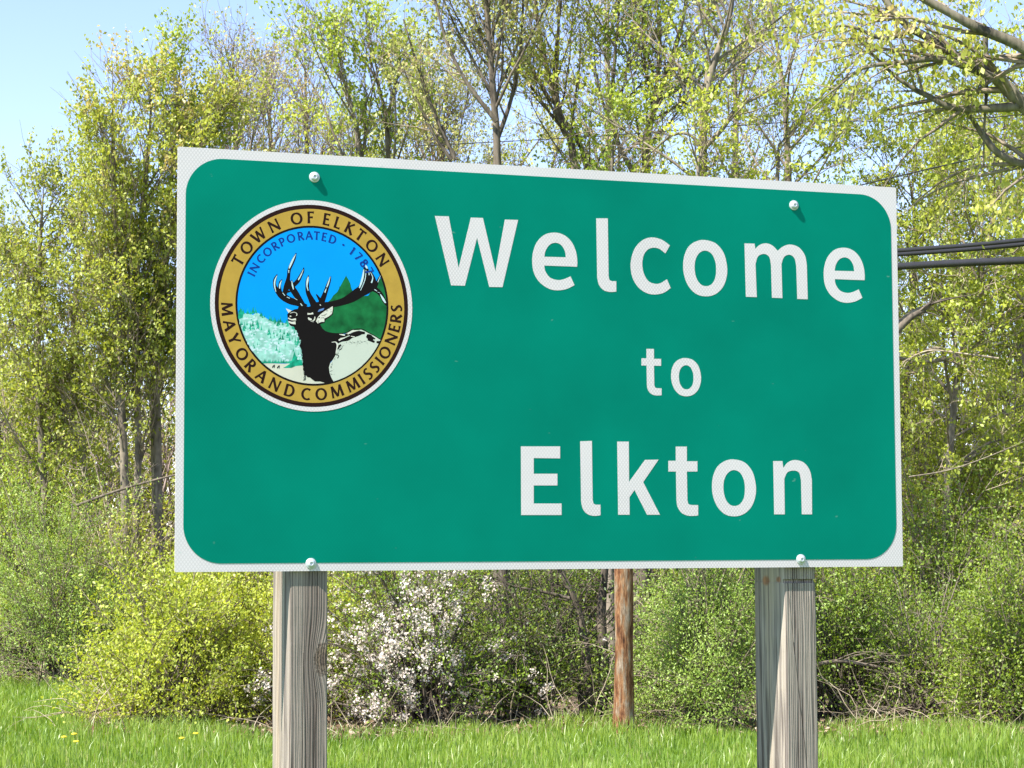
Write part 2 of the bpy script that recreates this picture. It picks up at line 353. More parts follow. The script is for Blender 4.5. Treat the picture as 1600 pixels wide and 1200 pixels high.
# ------------------------------------------------------------------ ground
def build_ground():
    m, nt, b = new_mat('lawn_soil')
    tc = N(nt, 'ShaderNodeTexCoord')
    n1 = N(nt, 'ShaderNodeTexNoise'); n1.inputs['Scale'].default_value = 1.1; n1.inputs['Detail'].default_value = 8
    n2 = N(nt, 'ShaderNodeTexNoise'); n2.inputs['Scale'].default_value = 22; n2.inputs['Detail'].default_value = 4
    nt.links.new(tc.outputs['Object'], n1.inputs['Vector']); nt.links.new(tc.outputs['Object'], n2.inputs['Vector'])
    r = ramp(nt, [(0.3, (.06, .12, .015)), (0.6, (.11, .19, .025)), (0.75, (.2, .2, .06))])
    ad = N(nt, 'ShaderNodeMath', operation='MULTIPLY_ADD'); ad.inputs[1].default_value = 0.5
    mu = N(nt, 'ShaderNodeMath', operation='MULTIPLY'); mu.inputs[1].default_value = 0.5
    nt.links.new(n1.outputs['Fac'], mu.inputs[0]); nt.links.new(n2.outputs['Fac'], ad.inputs[0]); nt.links.new(mu.outputs[0], ad.inputs[2])
    nt.links.new(ad.outputs[0], r.inputs['Fac']); nt.links.new(r.outputs['Color'], b.inputs['Base Color'])
    b.inputs['Roughness'].default_value = 0.95; b.inputs['Specular IOR Level'].default_value = 0.1
    xs = np.concatenate([[-900, -300, -100, -40], np.linspace(-20, 20, 61), [40, 100, 300, 900]])
    ys = np.concatenate([[-60, -15], np.linspace(0, 45, 70), [70, 150, 400, 1600]])
    X, Y = np.meshgrid(xs, ys)
    Z = 0.025 * np.sin(X * 0.9 + 1) * np.cos(Y * 0.7) - 0.02
    Z[(np.abs(X) > 21) | (Y > 46) | (Y < -1)] = -0.02
    V = np.stack([X, Y, Z], -1).reshape(-1, 3)
    w = len(xs); F = []
    for j in range(len(ys) - 1):
        for i in range(w - 1):
            a = j * w + i; F.append((a, a + 1, a + 1 + w, a + w))
    o = mesh_obj('ground', V, np.array(F), m, smooth=True)
    tag(o, 'flat grassy ground running from the sign back under the trees', 'ground', kind='structure')
    # leaf litter floor under the thicket
    m2, nt, b = new_mat('litter_floor')
    tc = N(nt, 'ShaderNodeTexCoord')
    n1 = N(nt, 'ShaderNodeTexNoise'); n1.inputs['Scale'].default_value = 14; n1.inputs['Detail'].default_value = 8
    nt.links.new(tc.outputs['Object'], n1.inputs['Vector'])
    r = ramp(nt, [(0.35, (.03, .022, .014)), (0.65, (.16, .11, .07))])
    nt.links.new(n1.outputs['Fac'], r.inputs['Fac']); nt.links.new(r.outputs['Color'], b.inputs['Base Color'])
    b.inputs['Roughness'].default_value = 0.95
    rr = random.Random(4)
    xs = np.linspace(-16, 18, 60)
    front = [P(800, edge_y(800 + x * F_PX / 21.5), 21).y for x in xs]
    V = []; F = []
    for i, x in enumerate(xs):
        D = edge_depth(x)
        V += [(x, D + 0.25 + rr.uniform(-.15, .15), 0.03), (x, 60, 0.03)]
    for i in range(len(xs) - 1): F.append((2 * i, 2 * i + 2, 2 * i + 3, 2 * i + 1))
    o = mesh_obj('forest_floor', V, F, m2)
    tag(o, 'brown leaf litter floor under the shrubs and trees', 'ground', kind='structure')

def edge_y(px): return 1130
def edge_depth(x):
    """distance of the shrub line from the camera at world x"""
    if x < -5.2: return 26.5
    if x < -4.0: return 26.5 + (x + 5.2) / 1.2 * -7.0
    return 19.5 + 0.25 * math.sin(x * 1.3) + 0.12 * math.sin(x * 4.1)
build_ground()

def build_grass():
    rng = np.random.default_rng(7)
    n = 210000
    x = rng.uniform(-8.5, 8.5, n); y = 14.0 + (rng.random(n) ** 0.95) * 13.2
    ed = np.array([edge_depth(v) for v in np.linspace(-9, 9, 200)])
    edy = np.interp(x, np.linspace(-9, 9, 200), ed)
    keep = (y < edy + 0.5) & (np.abs(x) < y * 0.27 + 1.2)
    x, y, edy = x[keep], y[keep], edy[keep]
    n = len(x)
    cl = np.sin(x * 5.3 + 2 * np.sin(y * 2.1)) * np.cos(y * 4.1 + np.sin(x * 3.3))
    near_edge = np.exp(-((edy - y) / 0.9) ** 2)
    patch = 0.5 + 0.5 * np.sin(x * 2.3 + 1.3 * np.sin(y * .9 + 1)) * np.sin(y * 1.3 + x * .6)
    h = (0.06 + 0.025 * cl + 0.04 * patch + 0.09 * near_edge * (0.15 + 0.85 * patch)) * rng.uniform(0.55, 1.35, n)
    w = rng.uniform(0.0028, 0.0055, n)
    ang = rng.uniform(0, 2 * np.pi, n); lean = rng.normal(0, 0.35, n) * h; la = rng.uniform(0, 2 * np.pi, n)
    sx, sy = np.cos(ang) * w, np.sin(ang) * w
    lx, ly = np.cos(la) * lean, np.sin(la) * lean
    z0 = np.full(n, -0.03)
    V = np.empty((n, 5, 3))
    V[:, 0] = np.stack([x - sx, y - sy, z0], -1); V[:, 1] = np.stack([x + sx, y + sy, z0], -1)
    V[:, 2] = np.stack([x + sx * .8 + lx * .35, y + sy * .8 + ly * .35, h * .6], -1)
    V[:, 3] = np.stack([x - sx * .8 + lx * .35, y - sy * .8 + ly * .35, h * .6], -1)
    V[:, 4] = np.stack([x + lx, y + ly, h], -1)
    b = np.arange(n)[:, None] * 5
    F = np.concatenate([b + [0, 1, 2], b + [0, 2, 3], b + [3, 2, 4]])
    t = np.clip(0.58 + 0.16 * cl + 0.3 * (patch - .5) + rng.normal(0, 0.16, n), 0, .86)
    dry = rng.random(n) < (0.06 + 0.16 * np.clip(1 - (y - 14) / 5, 0, 1) * (1 - patch) + .12 * np.clip(cl - .5, 0, 1)); t[dry] = rng.uniform(.9, 1, dry.sum())
    o = mesh_obj('grass', V.reshape(-1, 3), F, G_grass, attr={'tint': np.repeat(t, 5)})
    tag(o, 'sunlit lawn grass growing taller along the shrub line', 'grass', kind='stuff')
build_grass()

# ------------------------------------------------------------------ the sign
SIGN_LOC = (-1.00369499, 6.37010582, CAM_H - 0.06424304)
W_, H_ = 2.44, 2.44 / 1.9092
sign = empty('welcome_sign', (SIGN_LOC[0], SIGN_LOC[1], 0.0), (0, 0, R_(19.02885)))
tag(sign, 'big green town welcome sign with white lettering and round elk seal on two posts', 'sign')
ZB = SIGN_LOC[2]
HI = np.array([[0.0018932213777324031, 1.4234747201033524e-05, -0.5295753001186683],
               [-1.4867699566330832e-05, -0.0018799380118391183, 1.6847234647],
               [-9.679695668498216e-05, 2.2049758955227913e-05, 1.0]])
def uv(x, y):
    """survey photo pixel -> metres on the sign face (u right, v up from the lower left corner)"""
    q = HI @ np.array([x, y, 1.0]); return (q[0] / q[2], q[1] / q[2])
def S(ox, oy, k, pts): return [uv(ox + p[0] / k, oy + p[1] / k) for p in pts]

def spline(pts, closed=True, n=6):
    """points (x, y) are corners, (x, y, 1) smooth; Catmull-Rom through the smooth runs"""
    m = len(pts); out = []
    for i in range(m if closed else m - 1):
        p1, p2 = pts[i], pts[(i + 1) % m]
        s1, s2 = len(p1) > 2, len(p2) > 2
        a = np.array(p1[:2]); d = np.array(p2[:2])
        if not s1 and not s2:
            out.append(tuple(a)); continue
        p0 = np.array(pts[(i - 1) % m][:2]) if s1 else a - (d - a) * .5
        p3 = np.array(pts[(i + 2) % m][:2]) if s2 else d + (d - a) * .5
        for k in range(n):
            t = k / n
            q = 0.5 * ((2 * a) + (-p0 + d) * t + (2 * p0 - 5 * a + 4 * d - p3) * t * t + (-p0 + 3 * a - 3 * d + p3) * t ** 3)
            out.append(tuple(q))
    if not closed: out.append(tuple(pts[-1][:2]))
    return out

def thin(w): return w if w <= .0016 else .0016 + (w - .0016) * .16
def flat(name, loops, w, mat, parent, th=0.0006):
    """a thin cut sheet: loops = [outline, hole...] in (u, v); w = height of its face in front of the panel face"""
    loops = [[(float(p[0]), float(p[1])) for p in l] for l in loops]
    w = thin(w)
    tri = tessellate_polygon([[Vector((p[0], p[1], 0)) for p in l] for l in loops])
    pts = [p for l in loops for p in l]
    n = len(pts)
    V = [(p[0], -w, ZB + p[1]) for p in pts] + [(p[0], -w + th, ZB + p[1]) for p in pts]
    F = []
    for t in tri:
        a, b_, c = (pts[i] for i in t)
        ar = (b_[0] - a[0]) * (c[1] - a[1]) - (b_[1] - a[1]) * (c[0] - a[0])
        if abs(ar) < 1e-12: continue
        F.append(tuple(t) if ar > 0 else (t[0], t[2], t[1]))
    k = 0
    for l in loops:
        ar = sum(l[i][0] * l[(i + 1) % len(l)][1] - l[(i + 1) % len(l)][0] * l[i][1] for i in range(len(l)))
        m_ = len(l)
        for i in range(m_):
            a, b_ = k + i, k + (i + 1) % m_
            F.append((a, a + n, b_ + n, b_) if ar > 0 else (a, b_, b_ + n, a + n))
        k += m_
    return mesh_obj(name, V, F, mat, parent)

def rrect(u0, v0, u1, v1, r, n=10):
    out = []
    for cx, cy, a0 in ((u1 - r, v0 + r, -90), (u1 - r, v1 - r, 0), (u0 + r, v1 - r, 90), (u0 + r, v0 + r, 180)):
        for i in range(n + 1):
            a = R_(a0 + 90 * i / n); out.append((cx + r * math.cos(a), cy + r * math.sin(a)))
    return out

# aluminium panel faced with white sheeting
PT = 0.004
flat('panel', [rrect(0, 0, W_, H_, 0.004, 3)], 0.0, M_white, sign, PT)
flat('green_field', [rrect(0.0245, 0.0245, W_ - 0.0225, H_ - 0.030, 0.115, 16)], 0.0008, M_green, sign)

# --- large letters (each a cut sheet of white film)
LW = 0.0013
def c_(l): return l
W8 = S(670, 325, 8, [(75, 100), (278, 968), (450, 972), (602, 372), (755, 988), (920, 990), (1115, 150), (950, 145), (832, 795), (675, 125), (525, 120), (372, 752), (248, 105)])
def St(ox, oy, k, pts): 
    out = []
    for p in pts:
        q = uv(ox + p[0] / k, oy + p[1] / k); out.append(q + ((1,) if len(p) > 2 else ()))
    return out
e_o = St(820, 325, 8, [(652, 735), (655, 670, 1), (640, 555, 1), (590, 435, 1), (500, 345, 1), (380, 308, 1), (250, 333, 1), (152, 425, 1), (103, 550, 1), (92, 680, 1), (112, 810, 1), (180, 925, 1), (290, 1005, 1), (400, 1030, 1), (520, 1013, 1), (620, 965), (570, 855), (480, 892, 1), (400, 900, 1), (312, 868, 1), (256, 792, 1), (242, 720)])
e_h = St(820, 325, 8, [(243, 610), (258, 535, 1), (308, 462, 1), (380, 435, 1), (450, 462, 1), (498, 535, 1), (512, 617)])
l_o = St(820, 325, 8, [(892, 130), (1036, 130), (1046, 850), (1058, 900, 1), (1090, 915), (1142, 916), (1143, 1046), (1060, 1050, 1), (980, 1025, 1), (925, 960, 1), (904, 870)])
c_o = St(970, 350, 8, [(385, 168, 1), (270, 203, 1), (178, 300, 1), (132, 425, 1), (122, 545, 1), (148, 680, 1), (220, 795, 1), (320, 863, 1), (420, 882, 1), (530, 862, 1), (622, 802), (575, 690), (500, 737, 1), (430, 748, 1), (345, 715, 1), (287, 620, 1), (267, 500, 1), (287, 385, 1), (340, 318, 1), (410, 297, 1), (480, 312, 1), (555, 368), (613, 268), (510, 197, 1)])
o_o = St(970, 350, 8, [(1040, 200, 1), (1180, 240, 1), (1278, 350, 1), (1322, 500, 1), (1325, 640, 1), (1280, 780, 1), (1190, 872, 1), (1075, 905, 1), (950, 880, 1), (852, 790, 1), (795, 660, 1), (778, 520, 1), (797, 385, 1), (850, 280, 1), (935, 220, 1)])
o_h = St(970, 350, 8, [(1050, 333, 1), (1130, 370, 1), (1178, 465, 1), (1190, 570, 1), (1178, 680, 1), (1130, 755, 1), (1065, 777, 1), (998, 755, 1), (945, 680, 1), (922, 570, 1), (930, 455, 1), (975, 368, 1)])
m_o = St(1160, 350, 8, [(25, 243), (42, 910), (178, 915), (162, 500), (195, 405, 1), (270, 375, 1), (335, 415, 1), (357, 520), (368, 922), (498, 928), (487, 500), (520, 412, 1), (590, 385, 1), (650, 432, 1), (672, 530), (685, 938), (815, 942), (803, 510), (778, 390, 1), (700, 290, 1), (590, 257, 1), (505, 283, 1), (440, 337), (370, 267, 1), (290, 242, 1), (215, 262, 1), (160, 312), (150, 246)])
K = 6.6667
E_o = S(800, 675, K, [(92, 150), (95, 865), (515, 865), (515, 745), (225, 745), (225, 557), (472, 557), (472, 435), (225, 435), (225, 272), (500, 275), (500, 150)])
k_o = S(800, 675, K, [(1095, 100), (1105, 862), (1224, 862), (1222, 680), (1275, 605), (1405, 862), (1540, 862), (1365, 522), (1525, 288), (1385, 290), (1218, 520), (1215, 100)])
t_o = St(1040, 675, K, [(105, 152), (105, 300), (28, 300), (28, 412), (107, 412), (112, 700), (122, 775, 1), (165, 842, 1), (240, 873, 1), (338, 870), (338, 762), (265, 760), (236, 748, 1), (226, 710), (220, 412), (330, 412), (330, 305), (220, 305), (220, 152)])
n_o = St(1040, 675, K, [(1120, 303), (1130, 858), (1240, 858), (1235, 490), (1268, 420, 1), (1340, 402, 1), (1392, 430, 1), (1410, 510), (1418, 858), (1524, 858), (1522, 500), (1500, 400, 1), (1440, 320, 1), (1350, 292, 1), (1275, 315, 1), (1225, 375), (1215, 303)])
def move(loop, c0, c1, s=1.0):
    return [((p[0] - c0[0]) * s + c1[0], (p[1] - c0[1]) * s + c1[1]) + tuple(p[2:]) for p in loop]
def letter(loops, c0=None, c1=None, s=1.0):
    if c0: loops = [move(l, c0, c1, s) for l in loops]
    flat('letter', [spline(l) for l in loops], LW, M_white, sign, 0.0008)
cu = lambda x, y: uv(x, y)
letter([W8]); letter([e_o, e_h]); letter([l_o]); letter([c_o]); letter([o_o, o_h]); letter([m_o])
letter([e_o, e_h], cu(866.6, 408.6), cu(1318.8, 430.1))
letter([t_o], cu(1067.4, 751.8), cu(1017.8, 581.4), 0.672)
letter([o_o, o_h], cu(1101.4, 419), cu(1071.6, 589.3), 0.672)
letter([E_o]); letter([l_o], cu(931.3, 341.3), cu(906.2, 689.6)); letter([k_o]); letter([t_o])
letter([o_o, o_h], cu(1101.4, 419), cu(1146.4, 762.2)); letter([n_o])

# --- the round seal
seal = empty('seal', (0, 0, 0)); seal.parent = sign
SC = uv(488.6, 477.5); RU, RV = 0.3167, 0.3251
def sp(r, a):       # a = degrees clockwise from the top
    return (SC[0] + RU * r * math.sin(R_(a)), SC[1] + RV * r * math.cos(R_(a)))
def ring(r0, r1, n=96):
    o = [sp(r1, -360 * i / n) for i in range(n)]
    return [o] if r0 is None else [o, [sp(r0, -360 * i / n) for i in range(n)]]
flat('white_disc', ring(None, 1.0), 0.0016, M_white, seal)
flat('black_ring', ring(0.90, 0.957), 0.0022, M_brown, seal)
flat('gold_band', ring(0.745, 0.918), 0.0026, M_gold, seal)
flat('thin_ring', ring(0.738, 0.758), 0.0030, M_black, seal)
RP = 0.742
flat('printed_sky', ring(None, RP), 0.0022, M_sky, seal)

def clip(poly, r=RP, n=72):
    cp = [sp(r, -360 * i / n) for i in range(n)]
    out = [(p[0], p[1]) for p in poly]
    for i in range(n):
        a, b_ = cp[i], cp[(i + 1) % n]
        def side(p): return (b_[0] - a[0]) * (p[1] - a[1]) - (b_[1] - a[1]) * (p[0] - a[0])
        res = []
        for j in range(len(out)):
            p, q = out[j], out[(j + 1) % len(out)]
            sp_, sq = side(p), side(q)
            if sp_ >= 0: res.append(p)
            if (sp_ >= 0) != (sq >= 0):
                t = sp_ / (sp_ - sq); res.append((p[0] + t * (q[0] - p[0]), p[1] + t * (q[1] - p[1])))
        out = res
        if len(out) < 3: return []
    return out

class Art:
    """collects printed shapes of one colour into one thin sheet"""
    def __init__(self, w, step=0.00002): self.V = []; self.F = []; self.w = w; self.k = 0; self.step = step
    def poly(self, pts, cl=True):
        if cl: pts = clip(pts)
        if len(pts) < 3: return
        tri = tessellate_polygon([[Vector((p[0], p[1], 0)) for p in pts]])
        b_ = len(self.V); w = thin(self.w + self.step * self.k); self.k += 1
        self.V += [(p[0], -w, ZB + p[1]) for p in pts]
        for t in tri:
            a, bb, c = (pts[i] for i in t)
            ar = (bb[0] - a[0]) * (c[1] - a[1]) - (bb[1] - a[1]) * (c[0] - a[0])
            if abs(ar) > 1e-14: self.F.append(tuple(b_ + i for i in (t if ar > 0 else (t[0], t[2], t[1]))))
        # edge wall down to the layer below
        n = len(pts); b2 = len(self.V); self.V += [(p[0], -w + 0.00006, ZB + p[1]) for p in pts]
        for i in range(n): self.F.append((b_ + i, b2 + i, b2 + (i + 1) % n, b_ + (i + 1) % n))
    def stroke(self, pts, cl=True, n=4):
        """pts (u, v, width)"""
        P3 = [np.array(p, float) for p in pts]; c = []
        for i in range(len(P3) - 1):
            p0 = P3[max(i - 1, 0)]; p1 = P3[i]; p2 = P3[i + 1]; p3 = P3[min(i + 2, len(P3) - 1)]
            for k in range(n):
                t = k / n
                c.append(0.5 * (2 * p1 + (p2 - p0) * t + (2 * p0 - 5 * p1 + 4 * p2 - p3) * t * t + (3 * p1 - p0 - 3 * p2 + p3) * t ** 3))
        c.append(P3[-1]); L = []; Rr = []
        for i, q in enumerate(c):
            d = c[min(i + 1, len(c) - 1)][:2] - c[max(i - 1, 0)][:2]; d = d / (np.linalg.norm(d) + 1e-9)
            nn = np.array([-d[1], d[0]]) * max(q[2], 1e-5) / 2
            L.append(tuple(q[:2] + nn)); Rr.append(tuple(q[:2] - nn))
        self.poly(Rr + L[::-1], cl)
    def build(self, name, mat, parent=None):
        return mesh_obj(name, self.V, self.F, mat, parent or seal)

def SK(ox, oy, k, pts):     # strokes with widths in crop pixels
    return [uv(ox + p[0] / k, oy + p[1] / k) + (p[2] / k * 0.00201,) for p in pts]
MK = 3.3333
# snowfield and hills
a = Art(0.0026)
a.poly(S(320, 300, MK, [(150, 880), (300, 892), (420, 895), (500, 880), (560, 880), (700, 900), (1000, 860), (1000, 1100), (100, 1100)]))
a.build('snowfield', M_cream)
a = Art(0.0028)
hill = [(100, 1000), (100, 205), (160, 215), (205, 190), (260, 205), (310, 200), (350, 225), (400, 185), (440, 195), (480, 225), (530, 250), (570, 280), (620, 310), (700, 325), (780, 340), (860, 350), (930, 350), (1120, 500), (1150, 1010), (1000, 1010), (880, 980), (700, 972), (490, 978)]
a.poly(S(360, 470, 10, hill)); a.build('snowy_hill', M_mint)
rr = random.Random(11)
tl = Art(0.0030, 0.000002); ice = Art(0.0029, 0.000002)
def top_of_hill(x): return np.interp(x, [100, 200, 420, 530, 620, 860, 1100], [200, 195, 190, 250, 310, 350, 450])
for i in range(150):
    x = rr.uniform(120, 1080); y = top_of_hill(x) + rr.uniform(60, 620)
    if y > 940: continue
    wv, hv = rr.uniform(14, 40), rr.uniform(10, 34)
    ice.poly(S(360, 470, 10, [(x - wv, y), (x, y + hv * .5), (x + wv, y), (x + wv * .2, y - hv)]))
bands = [(120, 40), (300, 60), (330, 80), (640, 40), (770, 30)]
for i in range(130):
    x = rr.uniform(120, 1080); k = rr.random()
    y = top_of_hill(x) + (rr.gauss(20, 22) if k < .34 else rr.gauss(215, 45) if k < .68 else rr.uniform(120, 560))
    if y > 960: continue
    hh = rr.uniform(55, 115) if k < .7 else rr.uniform(30, 70); ww = hh * rr.uniform(.14, .26)
    tl.poly(S(360, 470, 10, [(x - ww, y), (x - ww * .3, y - hh * .4), (x, y - hh), (x + ww * .4, y - hh * .35), (x + ww, y)]))
for i in range(60):
    x = 470 + i * 8.5 + rr.uniform(-4, 4); hh = rr.uniform(25, 80)
    tl.poly(S(360, 470, 10, [(x - 8, 978), (x, 978 - hh), (x + 8, 978)]))
tl.poly(S(360, 470, 10, [(820, 1050), (880, 1015), (930, 985), (900, 965), (960, 930), (975, 870), (1000, 790), (1020, 860), (1045, 880), (1040, 920), (1110, 925), (1130, 1010), (1020, 1020), (950, 1050)]))
tl.poly(S(360, 470, 10, [(118, 290), (125, 160), (170, 120), (205, 200), (190, 265), (150, 280)]))
ice.build('snowy_trees', M_ice)['kind'] = 'stuff'; tl.build('distant_pines', M_teal)['kind'] = 'stuff'
a = Art(0.0028, 0.000006)
a.poly(S(320, 300, MK, [(560, 620), (620, 592), (655, 560), (668, 540), (690, 520), (700, 500), (712, 478), (722, 460), (735, 436), (748, 458), (758, 480), (762, 500), (772, 524), (800, 545), (850, 540), (880, 500), (900, 470), (918, 446), (935, 470), (1000, 480), (1000, 800), (920, 775), (860, 740), (800, 722), (720, 740), (640, 760), (560, 700)]))
for x, y0, y1 in ((700, 560, 500), (745, 540, 470), (725, 520, 480), (905, 540, 470), (935, 560, 470)):
    a.stroke(SK(320, 300, MK, [(x, y0, 22), (x + 3, (y0 + y1) / 2, 14), (x + 2, y1, 2)]))
for (cx_, ty, by, hw) in ((735, 434, 560, 36), (700, 492, 565, 24), (918, 444, 560, 34), (765, 520, 560, 22), (670, 538, 580, 20)):
    for q in range(7):
        yy = ty + (by - ty) * q / 7; wq = hw * (q + 1) / 7
        a.poly(S(320, 300, MK, [(cx_ - wq, yy + 24), (cx_ - wq * .3, yy + 6), (cx_, yy - 4), (cx_ + wq * .3, yy + 4), (cx_ + wq * .95, yy + 20), (cx_ + wq * .2, yy + 18), (cx_ - wq * .4, yy + 30)]))
a.build('wooded_hill', M_pine)
# elk: pale body
a = Art(0.0031)
a.poly(S(500, 500, 10, [(185, 645), (225, 560), (225, 500), (245, 370), (280, 300), (370, 230), (450, 190), (510, 155), (570, 165), (640, 152), (700, 178), (740, 200), (850, 255), (930, 305), (1000, 322), (1000, 500), (700, 900), (215, 990), (150, 880), (125, 770), (145, 690)]))
a.build('elk_body', M_pale)
k_ = Art(0.0034, 0.000012)
neck = [(85, 215), (110, 180), (150, 160), (200, 133), (245, 128), (262, 95), (300, 55), (345, 78), (420, 95), (480, 70), (520, 20), (640, 20), (700, 60), (700, 150), (760, 200), (700, 290), (640, 340), (600, 370), (635, 430), (680, 470), (760, 505), (860, 520), (940, 512), (930, 560), (880, 640), (862, 700), (852, 790), (835, 860), (800, 920), (760, 965), (737, 1040), (748, 1130), (775, 1200), (825, 1290), (700, 1290), (600, 1262), (520, 1262), (470, 1225), (440, 1200), (400, 1195), (385, 1172), (345, 1160), (352, 1110), (330, 1075), (336, 1040), (322, 990), (335, 950), (314, 900), (326, 850), (308, 800), (318, 780), (275, 705), (300, 640), (296, 608), (268, 612), (270, 570), (248, 540), (254, 510), (232, 490), (238, 470), (205, 450), (200, 425), (185, 402), (150, 398), (125, 380), (112, 350), (95, 300)]
k_.poly(S(440, 470, 10, neck))
for st in [[(700, 1200, 100), (560, 1130, 110), (400, 1080, 130), (250, 990, 130), (150, 880, 90), (105, 780, 58), (112, 680, 56), (155, 585, 14)],
           [(200, 900, 80), (200, 800, 50), (215, 730, 48), (248, 680, 12)],
           [(290, 960, 80), (330, 820, 105), (365, 640, 64), (380, 500, 60), (430, 380, 64), (480, 270, 50), (512, 180, 10)],
           [(660, 1200, 90), (560, 1040, 110), (470, 900, 120), (400, 800, 100), (370, 700, 60)],
           [(450, 800, 70), (540, 710, 75), (600, 600, 58), (640, 520, 44), (655, 455, 10)],
           [(480, 880, 60), (445, 770, 50), (425, 685, 10)],
           [(880, 1230, 160), (790, 1050, 105), (730, 920, 80), (718, 800, 68), (722, 700, 64), (742, 600, 10)],
           [(930, 1230, 130), (1010, 1050, 100), (1060, 920, 78), (1100, 800, 66), (1140, 690, 48), (1162, 615, 8)],
           [(280, 920, 60), (420, 900, 20)]]:
    k_.stroke(SK(420, 380, 12, st))
for st in [[(-120, 900, 160), (0, 870, 100), (150, 862, 95), (350, 815, 110), (500, 745, 150), (620, 665, 165), (740, 600, 170), (830, 580, 110), (885, 520, 60)],
           [(600, 680, 110), (660, 560, 95), (695, 430, 85), (700, 330, 66), (688, 275, 20)],
           [(770, 590, 120), (765, 450, 90), (745, 340, 54), (722, 290, 30)],
           [(850, 560, 90), (828, 440, 62), (782, 330, 16)],
           [(870, 560, 50), (920, 450, 32), (962, 365, 10)],
           [(820, 600, 100), (900, 650, 74), (960, 720, 66), (1010, 820, 56), (1052, 890, 10)],
           [(-60, 700, 20), (-20, 760, 40), (20, 830, 60)]]:
    k_.stroke(SK(500, 390, 10, st))
# ear outline, back outline, mane patches
k_.poly(S(440, 470, 10, [(560, 150), (640, 100), (720, 90), (805, 72), (812, 130), (800, 210), (745, 262), (690, 290), (670, 345), (560, 375), (500, 300)]))
for st in [[(-50, 130, 14), (80, 185, 14), (240, 212, 14), (400, 203, 14), (500, 152, 12), (650, 142, 12), (740, 190, 12), (850, 247, 12), (935, 300, 12), (1000, 318, 12)],
           [(180, 260, 100), (300, 262, 60), (380, 245, 44), (470, 215, 30)], [(430, 300, 56), (540, 210, 72), (610, 200, 60), (700, 205, 34)],
           [(500, 260, 40), (600, 235, 30), (650, 215, 20)], [(725, 245, 50), (775, 270, 86), (830, 310, 46)], [(745, 300, 40), (850, 345, 34)],
           [(880, 345, 30), (960, 355, 56)], [(260, 350, 46), (340, 322, 36), (420, 300, 56), (480, 280, 20)], [(265, 455, 30), (290, 420, 38), (325, 385, 24)],
           [(300, 470, 14), (340, 445, 14)], [(240, 540, 12), (290, 560, 12), (270, 600, 14)], [(820, 270, 24), (860, 300, 20)]]:
    k_.stroke(SK(500, 500, 10, st))
for i in range(90):
    t = rr.random()
    if t < .6: x, y = rr.uniform(290, 760), 0; y = np.interp(x, [290, 400, 600, 760], [420, 350, 320, 330]) + abs(rr.gauss(0, 34))
    else: y = rr.uniform(440, 860); x = np.interp(y, [440, 560, 640, 760, 860], [290, 250, 200, 150, 165]) + abs(rr.gauss(0, 18))
    s_ = rr.uniform(3, 8); an = rr.uniform(0, 3.1)
    k_.stroke(SK(500, 500, 10, [(x - s_ * math.cos(an), y - s_ * math.sin(an), s_ * .8), (x + s_ * math.cos(an), y + s_ * math.sin(an), s_ * .6)]), n=1)
for x, y in ((670, 1030), (745, 1040)):
    k_.stroke(SK(360, 470, 10, [(x - 16, y + 18, 10), (x - 8, y, 16), (x + 14, y - 30, 8)])); k_.stroke(SK(360, 470, 10, [(x + 12, y + 18, 8), (x + 16, y - 10, 12), (x + 18, y - 30, 6)]))
for i in range(26):
    y = 640 + i * 24; x = np.interp(y, [600, 800, 1000, 1160], [290, 315, 335, 350])
    k_.stroke(SK(440, 470, 10, [(x + 25, y - 14, 16), (x - rr.uniform(4, 22), y + rr.uniform(4, 14), 3)]), n=1)
k_.build('elk', M_black)
wv_ = Art(0.0048, 0.000004)
for st in [[(502, 210, 8), (450, 310, 30), (395, 430, 32), (375, 480, 10)], [(370, 505, 20), (372, 560, 8)], [(150, 608, 8), (112, 700, 26), (106, 800, 24), (132, 915, 10)], [(238, 698, 8), (205, 780, 26), (200, 852, 18)],
           [(645, 495, 6), (600, 600, 20), (550, 690, 22)], [(428, 708, 10), (440, 790, 26), (460, 868, 16)], [(738, 628, 12), (724, 700, 38), (712, 800, 22), (735, 890, 14)],
           [(1148, 645, 6), (1110, 760, 24), (1085, 830, 10)], [(1075, 850, 12), (1050, 930, 16)], [(255, 930, 10), (300, 985, 14)], [(335, 1010, 10), (390, 1035, 12)], [(480, 1035, 8), (530, 1065, 8)], [(590, 1130, 14), (625, 1175, 18)]]:
    wv_.stroke(SK(420, 380, 12, st))
for st in [[(682, 310, 12), (672, 400, 28), (645, 510, 30), (612, 600, 18)], [(716, 320, 8), (700, 470, 12), (630, 640, 8)], [(700, 240, 14), (724, 275, 28), (735, 300, 12)],
           [(785, 352, 6), (822, 440, 14), (800, 520, 22)], [(945, 400, 6), (900, 510, 12)], [(940, 700, 12), (985, 775, 34), (1022, 835, 20)], [(160, 425, 4), (128, 520, 18), (100, 590, 10)], [(90, 620, 8), (72, 665, 18)],
           [(760, 330, 12), (765, 400, 14)], [(850, 625, 14), (890, 650, 8)], [(900, 665, 6), (935, 680, 6)]]:
    wv_.stroke(SK(500, 390, 10, st))
wv_.build('antler_highlight', M_ice)['kind'] = 'stuff'
b_ = Art(0.0048, 0.000004)
b_.poly(S(440, 470, 10, [(62, 118), (155, 155), (108, 192)]))
b_.poly(S(440, 470, 10, [(600, 215), (660, 170), (740, 120), (795, 85), (798, 130), (785, 200), (740, 240), (690, 268), (665, 275), (665, 330), (620, 330), (560, 355), (535, 320), (560, 262)]))
